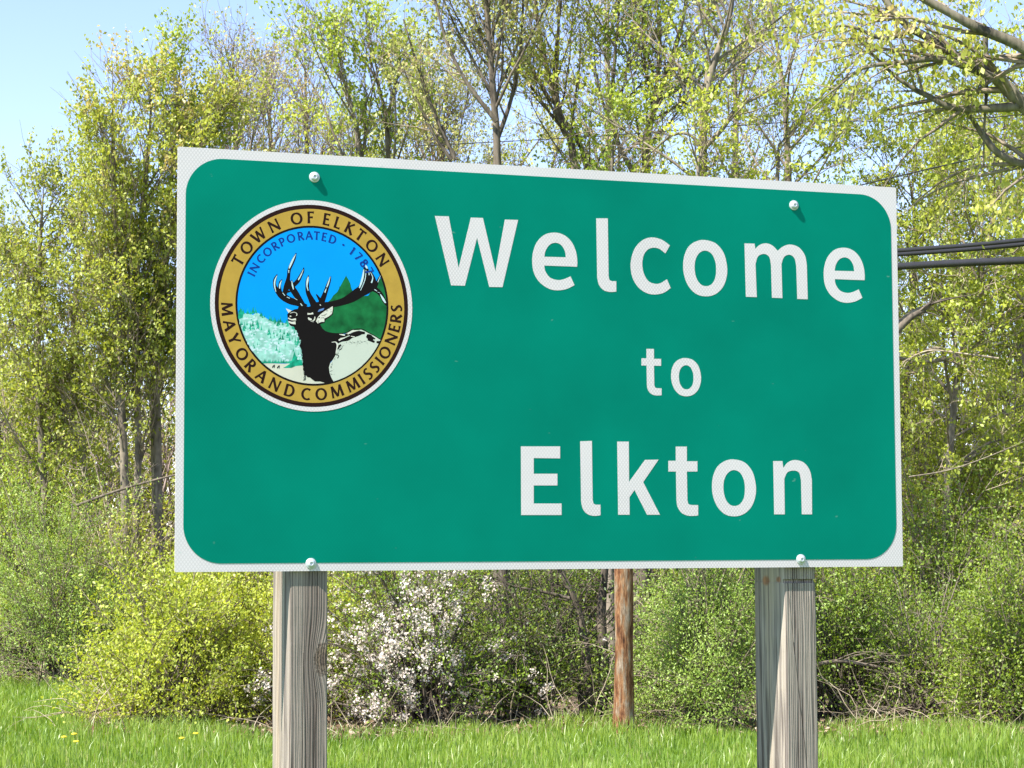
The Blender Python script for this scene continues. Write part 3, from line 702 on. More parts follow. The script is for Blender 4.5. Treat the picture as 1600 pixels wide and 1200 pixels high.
for st in [[(105, 325, 22), (155, 345, 30), (215, 345, 48)], [(100, 270, 20), (150, 295, 18), (222, 290, 34)], [(130, 195, 8), (190, 180, 8), (235, 200, 10), (230, 235, 14)], [(125, 240, 22), (150, 245, 12)],
           [(402, 205, 28), (450, 205, 20), (490, 195, 30)], [(415, 260, 12), (430, 285, 34), (468, 295, 26)], [(480, 315, 12), (510, 295, 18), (518, 250, 12)], [(595, 60, 16), (610, 75, 10)], [(450, 320, 6), (500, 330, 6)],
           [(900, 525, 8), (970, 535, 24), (985, 545, 8)], [(890, 620, 20), (930, 595, 26), (985, 580, 10)], [(780, 650, 8), (840, 645, 14), (870, 690, 26), (858, 760, 14), (850, 815, 20)],
           [(1030, 520, 18), (1080, 490, 26), (1150, 470, 18), (1200, 465, 10)], [(1020, 560, 8), (1060, 545, 12)], [(1080, 555, 10), (1140, 565, 14)], [(290, 1180, 4), (300, 1190, 4)]]:
    b_.stroke(SK(440, 470, 10, st))
b_.build('elk_highlight', M_bone)['kind'] = 'stuff'
s_ = Art(0.0049, 0.00001)
for i in range(26):
    x = rr.uniform(560, 770); y = 300 - (x - 560) * .75 + rr.uniform(-45, 45)
    an = rr.uniform(-1.2, 0.2); q = rr.uniform(8, 24)
    s_.stroke(SK(440, 470, 10, [(x, y, 9), (x + q * math.cos(an), y + q * math.sin(an), 6)]), n=1)
s_.build('ear_marking', M_black)['kind'] = 'stuff'
s_ = Art(0.0048); s_.poly(S(440, 470, 10, [(560, 175), (585, 135), (665, 112), (650, 145), (600, 165)])); s_.build('blue_ear_patch', M_steelblue)

# --- small flared capitals of the seal, drawn as pen strokes in a unit cap-height box
T_, t_ = .165, .115
def arc(cx, cy, rx, ry, a0, a1, n=12, wt=T_, wn_=t_):
    out = []
    for i in range(n + 1):
        a = R_(a0 + (a1 - a0) * i / n)
        out.append((cx + rx * math.cos(a), cy + ry * math.sin(a), wn_ + (wt - wn_) * abs(math.cos(a))))
    return out
GL = {
 'T': (.70, [[(.35, 0, T_ * 1.15), (.35, .5, T_ * .9), (.35, .95, T_)], [(.0, .93, t_ * 1.5), (.2, .945, t_), (.5, .945, t_), (.70, .93, t_ * 1.5)]]),
 'O': (1.0, [arc(.5, .5, .42, .44, 90, 450, 24)]),
 'W': (1.15, [[(.02, 1, T_ * 1.1), (.32, 0.03, T_)], [(.32, .03, t_), (.57, .9, t_)], [(.57, .95, T_), (.85, .03, T_)], [(.85, .03, t_), (1.12, 1, t_ * 1.1)]]),
 'N': (.85, [[(.08, 0, t_ * 1.3), (.08, .5, t_), (.08, 1, t_ * 1.3)], [(.05, .97, T_), (.80, .03, T_)], [(.78, 0, t_ * 1.2), (.78, .5, t_), (.78, 1, t_ * 1.3)]]),
 'F': (.55, [[(.1, 0, T_ * 1.15), (.1, .5, T_ * .9), (.1, 1, T_ * 1.1)], [(.05, .945, t_), (.4, .945, t_), (.56, .93, t_ * 1.5)], [(.1, .52, t_), (.46, .52, t_ * 1.2)]]),
 'E': (.58, [[(.1, 0, T_ * 1.1), (.1, .5, T_ * .9), (.1, 1, T_ * 1.1)], [(.05, .945, t_), (.4, .945, t_), (.55, .93, t_ * 1.5)], [(.1, .52, t_), (.48, .52, t_ * 1.2)], [(.05, .055, t_), (.4, .055, t_), (.58, .07, t_ * 1.5)]]),
 'L': (.52, [[(.1, 0, T_ * 1.1), (.1, .5, T_ * .9), (.1, 1, T_ * 1.15)], [(.05, .055, t_), (.4, .055, t_), (.54, .07, t_ * 1.5)]]),
 'K': (.72, [[(.1, 0, T_ * 1.15), (.1, .5, T_ * .9), (.1, 1, T_ * 1.15)], [(.12, .5, t_), (.62, 1, t_ * 1.2)], [(.22, .56, T_ * .9), (.70, 0, T_ * 1.1)]]),
 'M': (1.1, [[(.08, 0, t_ * 1.2), (.18, 1, t_)], [(.18, .98, T_ * 1.1), (.55, .06, T_)], [(.55, .06, t_), (.92, .98, t_)], [(.92, 1, T_), (1.02, 0, T_ * 1.1)]]),
 'A': (.82, [[(.02, 0, t_ * 1.2), (.40, .97, t_)], [(.40, 1, T_), (.80, 0, T_ * 1.1)], [(.18, .34, t_), (.62, .34, t_)]]),
 'Y': (.76, [[(.38, 0, T_ * 1.1), (.38, .45, T_)], [(.02, 1, T_ * 1.1), (.38, .42, T_)], [(.38, .42, t_), (.74, 1, t_ * 1.2)]]),
 'R': (.68, [[(.1, 0, T_ * 1.1), (.1, .5, T_ * .9), (.1, 1, T_ * 1.1)], [(.08, .945, t_), (.28, .945, t_)] + arc(.28, .72, .26, .225, 80, -90, 8), [(.25, .5, T_ * .9), (.68, 0, T_ * 1.1)], [(.08, .495, t_), (.28, .495, t_)]]),
 'D': (.85, [[(.1, 0, T_ * 1.1), (.1, .5, T_), (.1, 1, T_ * 1.1)], [(.06, .945, t_), (.3, .945, t_)] + arc(.34, .5, .42, .445, 80, -80, 12) + [(.3, .055, t_), (.06, .055, t_)]]),
 'C': (.82, [arc(.5, .5, .42, .44, 52, 308, 18)]),
 'I': (.22, [[(.11, 0, T_ * 1.15), (.11, .5, T_ * .9), (.11, 1, T_ * 1.15)]]),
 'S': (.55, [[(.50, .90, t_ * 1.1), (.30, .95, t_), (.10, .80, T_ * .9), (.14, .62, T_), (.40, .42, T_), (.47, .22, T_), (.28, .05, t_), (.04, .09, t_ * 1.2)]]),
 'P': (.62, [[(.1, 0, T_ * 1.1), (.1, .5, T_ * .9), (.1, 1, T_ * 1.1)], [(.08, .945, t_), (.28, .945, t_)] + arc(.28, .70, .28, .245, 80, -90, 8) + [(.1, .455, t_)]]),
 '1': (.3, [[(.17, 0, T_), (.17, 1, T_)], [(.02, .82, t_), (.17, .97, t_)]]),
 '7': (.6, [[(.02, .94, t_), (.58, .94, t_)], [(.55, .95, t_), (.20, 0, T_)]]),
 '8': (.6, [arc(.3, .74, .2, .21, 90, 450, 14), arc(.3, .27, .24, .24, 90, 450, 16)]),
 '.': (.3, [[(.15, .38, .2), (.15, .58, .2)]]),
}
def seal_letter(ch, ang, r_base, cap, mat, w, inward=False, wt=1.0, sx=1.0):
    wd, strokes = GL[ch]
    A = Art(w, 0.000003)
    for st in strokes:
        out = []
        for (x, y, q) in st:
            lx = (x - wd / 2) * cap * sx
            if not inward:
                r = r_base + y * cap; a_ = R_(ang) ; ex, ey = math.sin(a_), math.cos(a_)
                px_, py_ = r * ex + lx * ey, r * ey - lx * ex
            else:                      # reads along the bottom: caps point to the centre
                a_ = R_(ang); ex, ey = math.sin(a_), -math.cos(a_)
                r = r_base - y * cap
                px_, py_ = r * ex + lx * (-ey), r * ey + lx * ex
            out.append((SC[0] + RU * px_, SC[1] + RV * py_, q * cap * 0.321 * wt))
        A.stroke(out, cl=False, n=3)
    A.build('seal_letter', mat)
for ch, an in zip('TOWNOFELKTON', (-61.5, -51.3, -39.8, -27.4, -11.3, -1.6, 9.4, 17.3, 26.2, 34.6, 45.0, 56.5)):
    seal_letter(ch, an, .779, .112, M_brown, .0032, wt=1.32)
for ch, an in zip('MAYORANDCOMMISSIONERS', (-86, -75.6, -66.3, -55.4, -46.3, -36.4, -26.2, -15.6, -4.4, 5.8, 16.6, 28.2, 35.4, 41.0, 47.4, 52.8, 59.4, 69.4, 77.0, 83.4, 90.0)):
    seal_letter(ch, an, .895, .112, M_brown, .0032, True, wt=1.32, sx=.97)
for ch, an in zip('INCORPORATED', (-65.5, -59.5, -50.5, -42.4, -34.2, -27.2, -19.2, -10.6, -3.4, 3.2, 9.8, 17.2)):
    seal_letter(ch, an, .625, .080, M_navy, .0032, wt=1.32)
for ch, an in zip('.1787', (27.2, 36.4, 43.2, 50.4, 58.2)):
    seal_letter(ch, an, .622, .082, M_navy, .0054, wt=1.32)

# --- bolts
def lathe(prof, n=20):
    """profile (radius, height) turned round local -Y (towards the viewer)"""
    V = []; F = []
    for r, h in prof:
        for i in range(n):
            a = 2 * math.pi * i / n; V.append((r * math.cos(a), -h, r * math.sin(a)))
    for j in range(len(prof) - 1):
        for i in range(n):
            F.append((j * n + i, j * n + (i + 1) % n, (j + 1) * n + (i + 1) % n, (j + 1) * n + i))
    F.append(tuple((len(prof) - 1) * n + i for i in range(n)))
    return V, F
wV, wF = lathe([(.0165, 0), (.0165, .0025), (.0155, .0032), (.006, .0032)])
hV, hF = lathe([(.0120, .0030), (.0120, .0055), (.0105, .0090), (.0070, .0112), (.0040, .0118), (.0038, .0100)])
for i, (x, y) in enumerate(((491, 277), (1240, 321), (485.5, 880.5), (1251, 874))):
    u, v = uv(x, y)
    if i == 0:
        wo = mesh_obj('bolt', wV, wF, M_bolt, sign, True); ho = mesh_obj('bolt_head', hV, hF, M_bolt, wo, True)
        first = (wo, ho)
    else:
        wo = first[0].copy(); ho = first[1].copy(); COL.objects.link(wo); COL.objects.link(ho); wo.parent = sign; ho.parent = wo
    wo.location = (u, -0.0012, ZB + v); ho.location = (0, 0, 0)
# --- posts
def post(u0, u1, w0, depth, mat, kerf=None, lean=0.0):
    """rectangular lumber with softened, slightly uneven edges"""
    rp = random.Random(int(u0 * 100))
    zs = list(np.linspace(-0.6, ZB + H_ - 0.12, 60))
    if kerf:
        zs = [z for z in zs if abs(z - kerf) > 0.012] + [kerf - .0065, kerf - .0055, kerf + .0055, kerf + .0065]; zs.sort()
    V = []; F = []; c = 0.005
    for z in zs:
        j = [rp.uniform(-.0008, .0008) for _ in range(4)]
        k = 0.014 if kerf and abs(z - kerf) <= .0056 else 0.0
        up = 0.0015 if kerf and z > kerf else 0.0
        a0, a1, b0, b1 = u0 + j[0], u1 + j[1], w0 + j[2] + k + up, w0 + depth + j[3]
        V += [(a0 + c, b0, z), (a1 - c, b0, z), (a1 - c * .3, b0 + c * .3, z), (a1, b0 + c, z), (a1, b1 - c, z), (a1 - c, b1, z), (a0 + c, b1, z), (a0, b1 - c, z), (a0, b0 + c, z), (a0 + c * .3, b0 + c * .3, z)]
    for i in range(len(zs) - 1):
        for q in range(10):
            a_ = i * 10 + q; b2 = i * 10 + (q + 1) % 10
            F.append((a_, b2, b2 + 10, a_ + 10))
    F.append(tuple(range(len(V) - 10, len(V))))
    o = mesh_obj('post', V, F, mat, sign)
    return o
pl = uv(453.2, 895)[0]; pr = uv(512.5, 895)[0]
kz = ZB + uv(500, 1030)[1]
o = post(pl + .002, pr + .002, 0.0105, 0.235, wood_post_mat('weathered_post', (pr - .012, kz), 1.3, 1.0, .034, crack=[(pr - .075, kz + .02, pr - .085, kz - .5, .0018), (pr - .035, kz - .1, pr - .05, kz - .6, .0014)]))
o['label'] = 'grey wooden post with a large knot on its edge'
pl = uv(1227.5, 890)[0]; pr = uv(1276, 890)[0]
kz2 = ZB + uv(1250, 908)[1]
o = post(pl + .006, pr + .006, 0.018, 0.235, wood_post_mat('weathered_post_b', (pl - .5, kz), 7.7, 1.08, crack=[(pl + .032, kz2 - .20, pl + .075, kz2 - .62, .0016), (pl + .012, kz2 + .002, pl + .034, kz2 - .24, .0012), (pl + .09, kz2 - .05, pl + .10, kz2 - .5, .001)], side_knots=((.16, kz2 + .0, .016), (.065, kz2 + .005, .010))), kerf=kz2)
o['label'] = 'grey wooden post with a saw cut across its face'

# ------------------------------------------------------------------ vegetation
UP = Vector((0, 0, 1))
class Tubes:
    def __init__(self): self.V = []; self.F = []; self.n = 0
    def add(self, pts, rad, sides=5):
        """pts: list of 3-vectors, rad: list of radii"""
        p = np.asarray(pts, float); r = np.asarray(rad, float); k = len(p)
        t = np.empty_like(p); t[1:-1] = p[2:] - p[:-2]; t[0] = p[1] - p[0]; t[-1] = p[-1] - p[-2]
        t /= (np.linalg.norm(t, axis=1)[:, None] + 1e-9)
        ref = np.array([0.0, 0.0, 1.0]) if abs(t[:, 2]).mean() < 0.7 else np.array([1.0, 0.0, 0.0])
        a = np.cross(t, ref); a /= (np.linalg.norm(a, axis=1)[:, None] + 1e-9); b = np.cross(t, a)
        ang = np.arange(sides) * 2 * np.pi / sides
        V = p[:, None, :] + r[:, None, None] * (np.cos(ang)[None, :, None] * a[:, None, :] + np.sin(ang)[None, :, None] * b[:, None, :])
        i = np.arange(k - 1)[:, None] * sides; j = np.arange(sides)[None, :]; j2 = (j + 1) % sides
        F = np.stack([i + j, i + j2, i + sides + j2, i + sides + j], -1).reshape(-1, 4) + self.n
        self.V.append(V.reshape(-1, 3)); self.F.append(F); self.n += k * sides
    def build(self, name, mat, parent):
        if not self.V: return None
        o = mesh_obj(name, np.concatenate(self.V), np.concatenate(self.F), mat, parent, smooth=True)
        return o

def leaves_mesh(name, C, A, size, tint, mat, parent, rng, aspect=0.62, jitter=0.5, fold=0.25):
    """C centres, A preferred long-axis directions, per-leaf size and tint"""
    n = len(C)
    if n == 0: return None
    A = A + rng.normal(0, jitter, (n, 3)); A /= np.linalg.norm(A, axis=1)[:, None]
    nr = rng.normal(0, 1, (n, 3)) + np.array([-0.65, -0.55, 0.95]); B = np.cross(nr, A); B /= (np.linalg.norm(B, axis=1)[:, None] + 1e-9)
    Nn = np.cross(A, B)
    L = size[:, None]; Wd = L * aspect
    V = np.empty((n, 4, 3))
    V[:, 0] = C - A * L * .5; V[:, 2] = C + A * L * .5
    V[:, 1] = C + B * Wd * .5 + Nn * L * fold * .3 + A * L * .05; V[:, 3] = C - B * Wd * .5 + Nn * L * fold * .3 + A * L * .05
    b = np.arange(n)[:, None] * 4
    F = np.concatenate([b + [0, 1, 2], b + [0, 2, 3]])
    return mesh_obj(name, V.reshape(-1, 3), F, mat, parent, attr={'tint': np.repeat(np.clip(tint, 0, 1), 4)})

def grow(rnd, p, d, L, r0, seg, wig, trop, r1f=0.25, droop=0.0):
    """a wandering branch: list of points and radii"""
    n = max(2, int(L / seg)); st = L / n
    px, py, pz = p; dx, dy, dz = d
    pts = [(px, py, pz)]; rad = [r0]
    for i in range(n):
        dx += rnd.gauss(0, wig); dy += rnd.gauss(0, wig); dz += rnd.gauss(0, wig) + trop - droop * (i / n)
        l = math.sqrt(dx * dx + dy * dy + dz * dz); dx /= l; dy /= l; dz /= l
        px += dx * st; py += dy * st; pz += dz * st
        pts.append((px, py, pz)); rad.append(r0 * (1 - (1 - r1f) * (i + 1) / n))
    return pts, rad

def at_t(pts, t):
    f = t * (len(pts) - 1); i = min(int(f), len(pts) - 2); f -= i
    a, b = pts[i], pts[i + 1]
    p = tuple(a[k] + (b[k] - a[k]) * f for k in range(3))
    d = [b[k] - a[k] for k in range(3)]; l = math.sqrt(sum(x * x for x in d)) + 1e-9
    return p, tuple(x / l for x in d)

def side_dir(rnd, d, ang, up=0.0):
    v = Vector(d); a = v.orthogonal().normalized(); a.rotate(Matrix.Rotation(rnd.uniform(0, 2 * math.pi), 3, v))
    q = v * math.cos(ang) + a * math.sin(ang); q.z += up; q.normalize()
    return tuple(q)

def smooth_path(pts, n=5):
    P3 = [np.array(p, float) for p in pts]; out = []
    for i in range(len(P3) - 1):
        p0 = P3[max(i - 1, 0)]; p1 = P3[i]; p2 = P3[i + 1]; p3 = P3[min(i + 2, len(P3) - 1)]
        for k in range(n):
            t = k / n
            out.append(0.5 * (2 * p1 + (p2 - p0) * t + (2 * p0 - 5 * p1 + 4 * p2 - p3) * t * t + (3 * p1 - p0 - 3 * p2 + p3) * t ** 3))
    out.append(P3[-1]); return out

def px_path(D, pts):
    """pts (px, py, radius[, dD]) -> list of (x, y, z), radii"""
    c = smooth_path([tuple(P(q[0], q[1], D + (q[3] if len(q) > 3 else 0))) + (q[2],) for q in pts])
    return [tuple(q[:3]) for q in c], [float(q[3]) for q in c]

def tree(name, label, group, seed, trunks, leaf, bark, cat='tree', n_limb=16, limb_len=2.2, limb_ang=38, t0=0.25, prof=None,
         n_br=6, br_len=0.45, n_tw=5, tw_len=0.38, leaves=5, leaf_size=0.05, spread=0.05, trop=0.05, droop=0.0, tint=(0.45, 0.2),
         twig_bark=None, bare=0.0, leaf_dir=(0, 0, .5), extra=None, twig_r=0.0035, tip=True, crown_name='crown', low=0.0, top_leaf=0.0, tips_only=True, flare=True):
    rnd = random.Random(seed); rng = np.random.default_rng(seed)
    base = trunks[0][0][0]
    root = empty(name, (base[0], base[1], 0)); tag(root, label, cat, group)
    off = np.array([base[0], base[1], 0.0])
    loc = lambda pts: [tuple(np.array(q) - off) for q in pts]
    tw = Tubes(); LC = []; LA = []; LT = []
    zmax = max(p[2] for t in trunks for p in t[0])
    state = [0.0, True]
    def twig(p, d, L, lf=True):
        pts, rad = grow(rnd, p, d, L, twig_r, 0.11, 0.16, trop * .8, 0.4, droop)
        tw.add(loc(pts), rad, 3)
        if not lf or rnd.random() < bare or not state[1]: return
        tt = rnd.gauss(tint[0], tint[1] * .4) + state[0]
        if top_leaf: tt += top_leaf * (p[2] / zmax - .7)
        for q in ((pts[len(pts) // 2], pts[-1]) if tips_only else pts[1:]):
            LC.append(q); LT.append(tt)
    def branch(p, d, L, r, sides=4):
        pts, rad = grow(rnd, p, d, L, r, 0.16, 0.10, trop, 0.3, droop)
        tw.add(loc(pts), rad, sides)
        state[0] = rnd.gauss(0, tint[1] * .7); state[1] = rnd.random() > bare * .6 + .06
        m = max(2, int(n_tw * L / max(br_len, .1) / 1.0 * rnd.uniform(.7, 1.3)))
        m = min(m, 26)
        for _ in range(m):
            t = rnd.uniform(.15, 1); q, dd = at_t(pts, t)
            twig(q, side_dir(rnd, dd, R_(rnd.uniform(25, 60)), trop), tw_len * rnd.uniform(.5, 1.25) * (1.1 - .4 * t))
        q, dd = at_t(pts, 1); twig(q, dd, tw_len)
    def limb_children(pts, rad, L):
        m = max(2, int(n_br * L / 1.0 * rnd.uniform(.8, 1.2)))
        for _ in range(m):
            t = rnd.uniform(.12, 1) ; q, dd = at_t(pts, t)
            rr_ = rad[min(int(t * (len(rad) - 1)), len(rad) - 1)]
            branch(q, side_dir(rnd, dd, R_(rnd.uniform(25, 55)), trop), br_len * rnd.uniform(.6, 1.4) * (1.15 - .5 * t) * (1 + L * .12), max(.004, rr_ * .5))
    for ti, tr in enumerate(trunks):
        pts, rad = tr[0], tr[1]; kl = tr[2] if len(tr) > 2 else 1.0
        if flare and rad[0] > .03 and pts[0][2] < .5:
            pts = [(pts[0][0], pts[0][1], -.12)] + list(pts); rad = [rad[0] * 1.9] + [rad[0] * 1.25] + list(rad[1:])
        T = Tubes(); T.add(loc(pts), rad, 9); T.build('trunk', bark, root)
        n = int(n_limb * kl)
        for i in range(n):
            t = t0 + (1 - t0) * (i + rnd.uniform(0, 1)) / n; t = min(t, .985)
            q, dd = at_t(pts, t)
            pf = prof(t) if prof else (1.15 - t)
            L = limb_len * pf * rnd.uniform(.65, 1.25)
            if L < .15: continue
            rr_ = rad[int(t * (len(rad) - 1))]
            r = min(rr_ * .55, .006 + .008 * L)
            lp, lr = grow(rnd, q, side_dir(rnd, dd, R_(limb_ang * rnd.uniform(.7, 1.3)), trop), L, r, 0.22, 0.07, trop, 0.25, droop)
            LT_ = Tubes(); LT_.add(loc(lp), lr, 5); LT_.build('limb', bark, root)
            limb_children(lp, lr, L)
        if tip:
            q, dd = at_t(pts, 1); branch(q, dd, br_len * .8, max(.004, rad[-1]))
    if extra:
        for e in extra:      # explicit limbs: (pts, rad)
            LT_ = Tubes(); LT_.add(loc(e[0]), e[1], 7); LT_.build('limb', bark, root)
            L = sum(math.dist(e[0][i], e[0][i + 1]) for i in range(len(e[0]) - 1))
            limb_children(e[0], e[1], L)
    tw.build('twigs', twig_bark or B_twig, root)['kind'] = 'stuff'
    C = np.array(LC).reshape(-1, 3); tt = np.array(LT)
    k = leaves if name == 'maple_tree' else max(3, int(leaves * (1.2 if group and group.startswith('spring') else 1.5)))
    if name != 'maple_tree': spread = .036; leaf_size *= 1.14
    C = np.repeat(C, k, 0) + rng.normal(0, spread, (len(C) * k, 3)) - off; tt = np.repeat(tt, k) + rng.normal(0, tint[1] * .5, len(tt) * k)
    keep = rng.random(len(C)) < 0.9; C = C[keep]; tt = tt[keep]
    A = np.tile(np.array(leaf_dir, float), (len(C), 1))
    sz = leaf_size * rng.uniform(.55, 1.25, len(C))
    o = leaves_mesh(crown_name, C, A, sz, tt, leaf, root, rng)
    if o: o['kind'] = 'stuff'
    return root, len(C)

NL = 0
def T(*a, **k):
    global NL
    r, n = tree(*a, **k); NL += n; return r

def ground_px(D):         # pixel row of the ground at distance D (for trunk bases)
    return 857.5 + CAM_H * F_PX / D

# --- left stand of young trees
cone = lambda t: 1.55 * (1 - t) + .13
round_top = lambda t: min(1.0, 2.6 * (1 - t) + .16)
gL = 'young trees in the left stand'
ovalp = lambda t: max(.12, min(1, math.sin(math.pi * min(1, max(0, (t - .05) / .95))) ** .7 * 1.05))
D = 27.0; g = ground_px(D)
T('deciduous_tree', 'tall young tree with two dark stems and bright green top left of the sign', gL, 1,
  [px_path(D, [(205, g, 0.074), (197, 860, 0.063), (193, 700, 0.052), (186, 560, 0.044), (184, 420, 0.037), (178, 260, 0.026), (176, 140, 0.007)]),
   px_path(D + .3, [(206, g, 0.067), (211, 860, 0.052), (216, 700, 0.044), (214, 560, 0.037), (216, 400, 0.030), (232, 230, 0.022), (236, 160, 0.007)])],
  G_olive, B_mid, n_limb=26, limb_len=1.29, limb_ang=36, t0=.30, prof=round_top, n_br=8, leaves=6, leaf_size=.05, trop=.10, tint=(.45, .22), bare=.26, spread=.07, top_leaf=.9)
T('deciduous_tree', 'slim tree with bright yellow-green pointed top just left of the sign', gL, 2,
  [px_path(27.8, [(238, ground_px(27.8), 0.067), (243, 800, 0.052), (240, 640, 0.044), (250, 480, 0.037), (268, 280, 0.026), (282, 98, 0.007)])],
  G_fresh, B_mid, n_limb=30, limb_len=1.06, limb_ang=34, t0=.38, prof=round_top, n_br=9, leaves=6, leaf_size=.052, trop=.11, tint=(.42, .22), bare=.15, spread=.07, top_leaf=.8)
T('deciduous_tree', 'tree with pale slanting lower trunk left of the two dark stems', gL, 3,
  [px_path(28.2, [(152, ground_px(28), 0.063), (136, 790, 0.048), (126, 690, 0.041), (112, 590, 0.033), (118, 450, 0.026), (130, 290, 0.007)])],
  G_olive, B_pale, n_limb=30, limb_len=1.46, limb_ang=46, t0=.32, prof=round_top, n_br=8, leaves=6, leaf_size=.05, trop=.07, tint=(.42, .2), bare=.26, spread=.07)
T('deciduous_tree', 'dense olive tree on the left slope of the stand', gL, 4,
  [px_path(28, [(75, ground_px(28), 0.067), (70, 800, 0.052), (60, 600, 0.041), (62, 400, 0.030), (68, 300, 0.007)])],
  G_olive, B_mid, n_limb=26, limb_len=1.51, limb_ang=46, t0=.28, prof=round_top, n_br=8, leaves=6, leaf_size=.048, trop=.07, tint=(.40, .2), bare=.26, spread=.07)
T('deciduous_tree', 'lowest tree of the stand at the far left edge', gL, 5,
  [px_path(29, [(5, ground_px(29), 0.059), (2, 760, 0.044), (-10, 560, 0.037), (0, 400, 0.007)])],
  G_olive, B_mid, n_limb=24, limb_len=1.68, limb_ang=51, t0=.25, prof=round_top, n_br=7, leaves=5, leaf_size=.05, trop=.05, tint=(.5, .22), bare=.26, spread=.08)
T('deciduous_tree', 'tree with a dark straight trunk touching the left edge of the sign', gL, 6,
  [px_path(27.5, [(250, ground_px(27.5), 0.067), (247, 780, 0.056), (246, 640, 0.044), (240, 560, 0.041), (262, 400, 0.030), (300, 230, 0.022), (318, 190, 0.007)])],
  G_olive, B_mid, n_limb=26, limb_len=1.46, limb_ang=42, t0=.36, prof=round_top, n_br=7, leaves=6, leaf_size=.05, trop=.09, tint=(.6, .2), bare=.26, spread=.08)

# --- sparse trees above the sign
gS = 'spring trees rising behind the sign'
T('deciduous_tree', 'thin half bare tree with grey twigs above the upper left corner', gS, 11,
  [px_path(31, [(372, ground_px(31), .10), (370, 700, .08), (368, 400, .06), (368, 220, .04), (364, 90, .008)])],
  G_pale, B_mid, n_limb=30, limb_len=2.36, limb_ang=30, t0=.42, prof=cone, n_br=6, leaves=4, leaf_size=.045, trop=.08, tint=(.4, .3), bare=.3, twig_bark=B_twigpink)
T('deciduous_tree', 'thin tree with pinkish budding tips beside the half bare tree', gS, 12,
  [px_path(33, [(430, ground_px(33), .10), (425, 600, .08), (425, 300, .05), (418, 120, .008)])],
  G_pale, B_mid, n_limb=28, limb_len=2.45, limb_ang=30, t0=.42, prof=cone, n_br=6, leaves=4, leaf_size=.045, trop=.08, tint=(.75, .3), bare=.25, twig_bark=B_twigpink)
T('deciduous_tree', 'pale reddish slender tree behind the bright green leaning tree', gS, 13,
  [px_path(34, [(490, ground_px(34), .09), (485, 500, .06), (480, 250, .04), (476, 85, .007)])],
  G_pale, B_mid, n_limb=24, limb_len=1.75, limb_ang=24, t0=.45, prof=cone, n_br=6, leaves=4, leaf_size=.045, trop=.1, tint=(.8, .25), bare=.35, twig_bark=B_twigpink)
T('deciduous_tree', 'bright green tree leaning left above the sign seal', gS, 14,
  [px_path(26, [(590, ground_px(26), .09), (580, 600, .07), (562, 260, .035), (545, 150, .02), (505, 62, .008)]),
   px_path(26.4, [(600, ground_px(26.4), .07), (602, 500, .05), (606, 240, .03), (590, 130, .018), (552, 80, .006), ])],
  G_fresh, B_mid, n_limb=14, limb_len=1.75, limb_ang=30, t0=.40, prof=cone, n_br=6, leaves=5, leaf_size=.055, trop=.10, tint=(.62, .2), bare=.32, spread=.06)
T('deciduous_tree', 'tall dark trunked tree above the middle of the sign with sparse pale leaves', gS, 15,
  [px_path(24, [(785, ground_px(24), .11), (782, 600, .085), (777, 250, .045), (772, 160, .038), (764, 60, .03), (752, -80, .025), (748, -250, .01)])],
  G_pale, B_dark, n_limb=28, limb_len=1.7, limb_ang=32, t0=.45, prof=lambda t: 1.0, n_br=5, leaves=5, leaf_size=.045, trop=.07, tint=(.45, .25), bare=.15,
  extra=[px_path(23.8, [(776, 190, .03), (730, 130, .022), (700, 70, .018), (680, 0, .014), (668, -60, .01)]),
         px_path(24.2, [(778, 215, .03), (800, 150, .022), (815, 60, .016), (818, -60, .01)]),
         px_path(24.2, [(712, 250, .028), (680, 180, .02), (650, 95, .014), (630, 30, .007)]),
         px_path(24.2, [(705, 250, .022), (672, 200, .016), (640, 130, .010), (622, 90, .006)])])
T('deciduous_tree', 'leafy tree with forked dark stems right of the tall dark trunk', gS, 16,
  [px_path(26, [(925, ground_px(26), .12), (915, 600, .09), (897, 258, .05), (880, 200, .042), (858, 120, .034), (838, 20, .025), (830, -120, .01)]),
   px_path(26.2, [(928, ground_px(26.2), .07), (922, 500, .06), (916, 260, .035), (874, 170, .025), (872, 60, .02), (880, -100, .008)])],
  G_olive, B_dark, n_limb=13, limb_len=1.5, limb_ang=36, t0=.26, prof=lambda t: 1.0, n_br=6, leaves=5, leaf_size=.048, trop=.06, tint=(.5, .22), bare=.32)
T('deciduous_tree', 'green tree forking into a wide fan above the word Welcome', gS, 17,
  [px_path(25, [(1000, ground_px(25), .13), (1005, 600, .10), (1010, 262, .05), (1016, 190, .045), (1040, 120, .035), (1062, 50, .028), (1085, -60, .014)]),
   px_path(25.2, [(1002, ground_px(25.2), .07), (1008, 300, .05), (1013, 210, .035), (1024, 150, .026), (1030, 60, .02), (1020, -80, .009)]),
   px_path(24.9, [(1006, 300, .035), (958, 200, .026), (960, 100, .02), (975, -60, .01)], )],
  G_fresh, B_dark, n_limb=11, limb_len=1.4, limb_ang=40, t0=.26, prof=lambda t: 1.0, n_br=6, leaves=5, leaf_size=.05, trop=.05, tint=(.38, .25), bare=.32)
T('deciduous_tree', 'tree with a pale trunk bending right above the end of Welcome', gS, 18,
  [px_path(23, [(1085, ground_px(23), .13), (1095, 600, .10), (1098, 265, .05), (1102, 160, .045), (1118, 90, .038), (1140, 25, .03), (1155, -90, .015)])],
  G_yellow, B_mid, n_limb=19, limb_len=1.5, limb_ang=45, t0=.26, prof=lambda t: 1.0, n_br=6, leaves=5, leaf_size=.048, trop=.03, tint=(.4, .25), bare=.32,
  extra=[px_path(22.9, [(1100, 232, .03), (1130, 200, .025), (1150, 170, .02), (1190, 148, .014), (1225, 120, .008)]),
         px_path(22.9, [(1098, 240, .02), (1080, 212, .018), (1050, 212, .014), (1010, 245, .008)])])
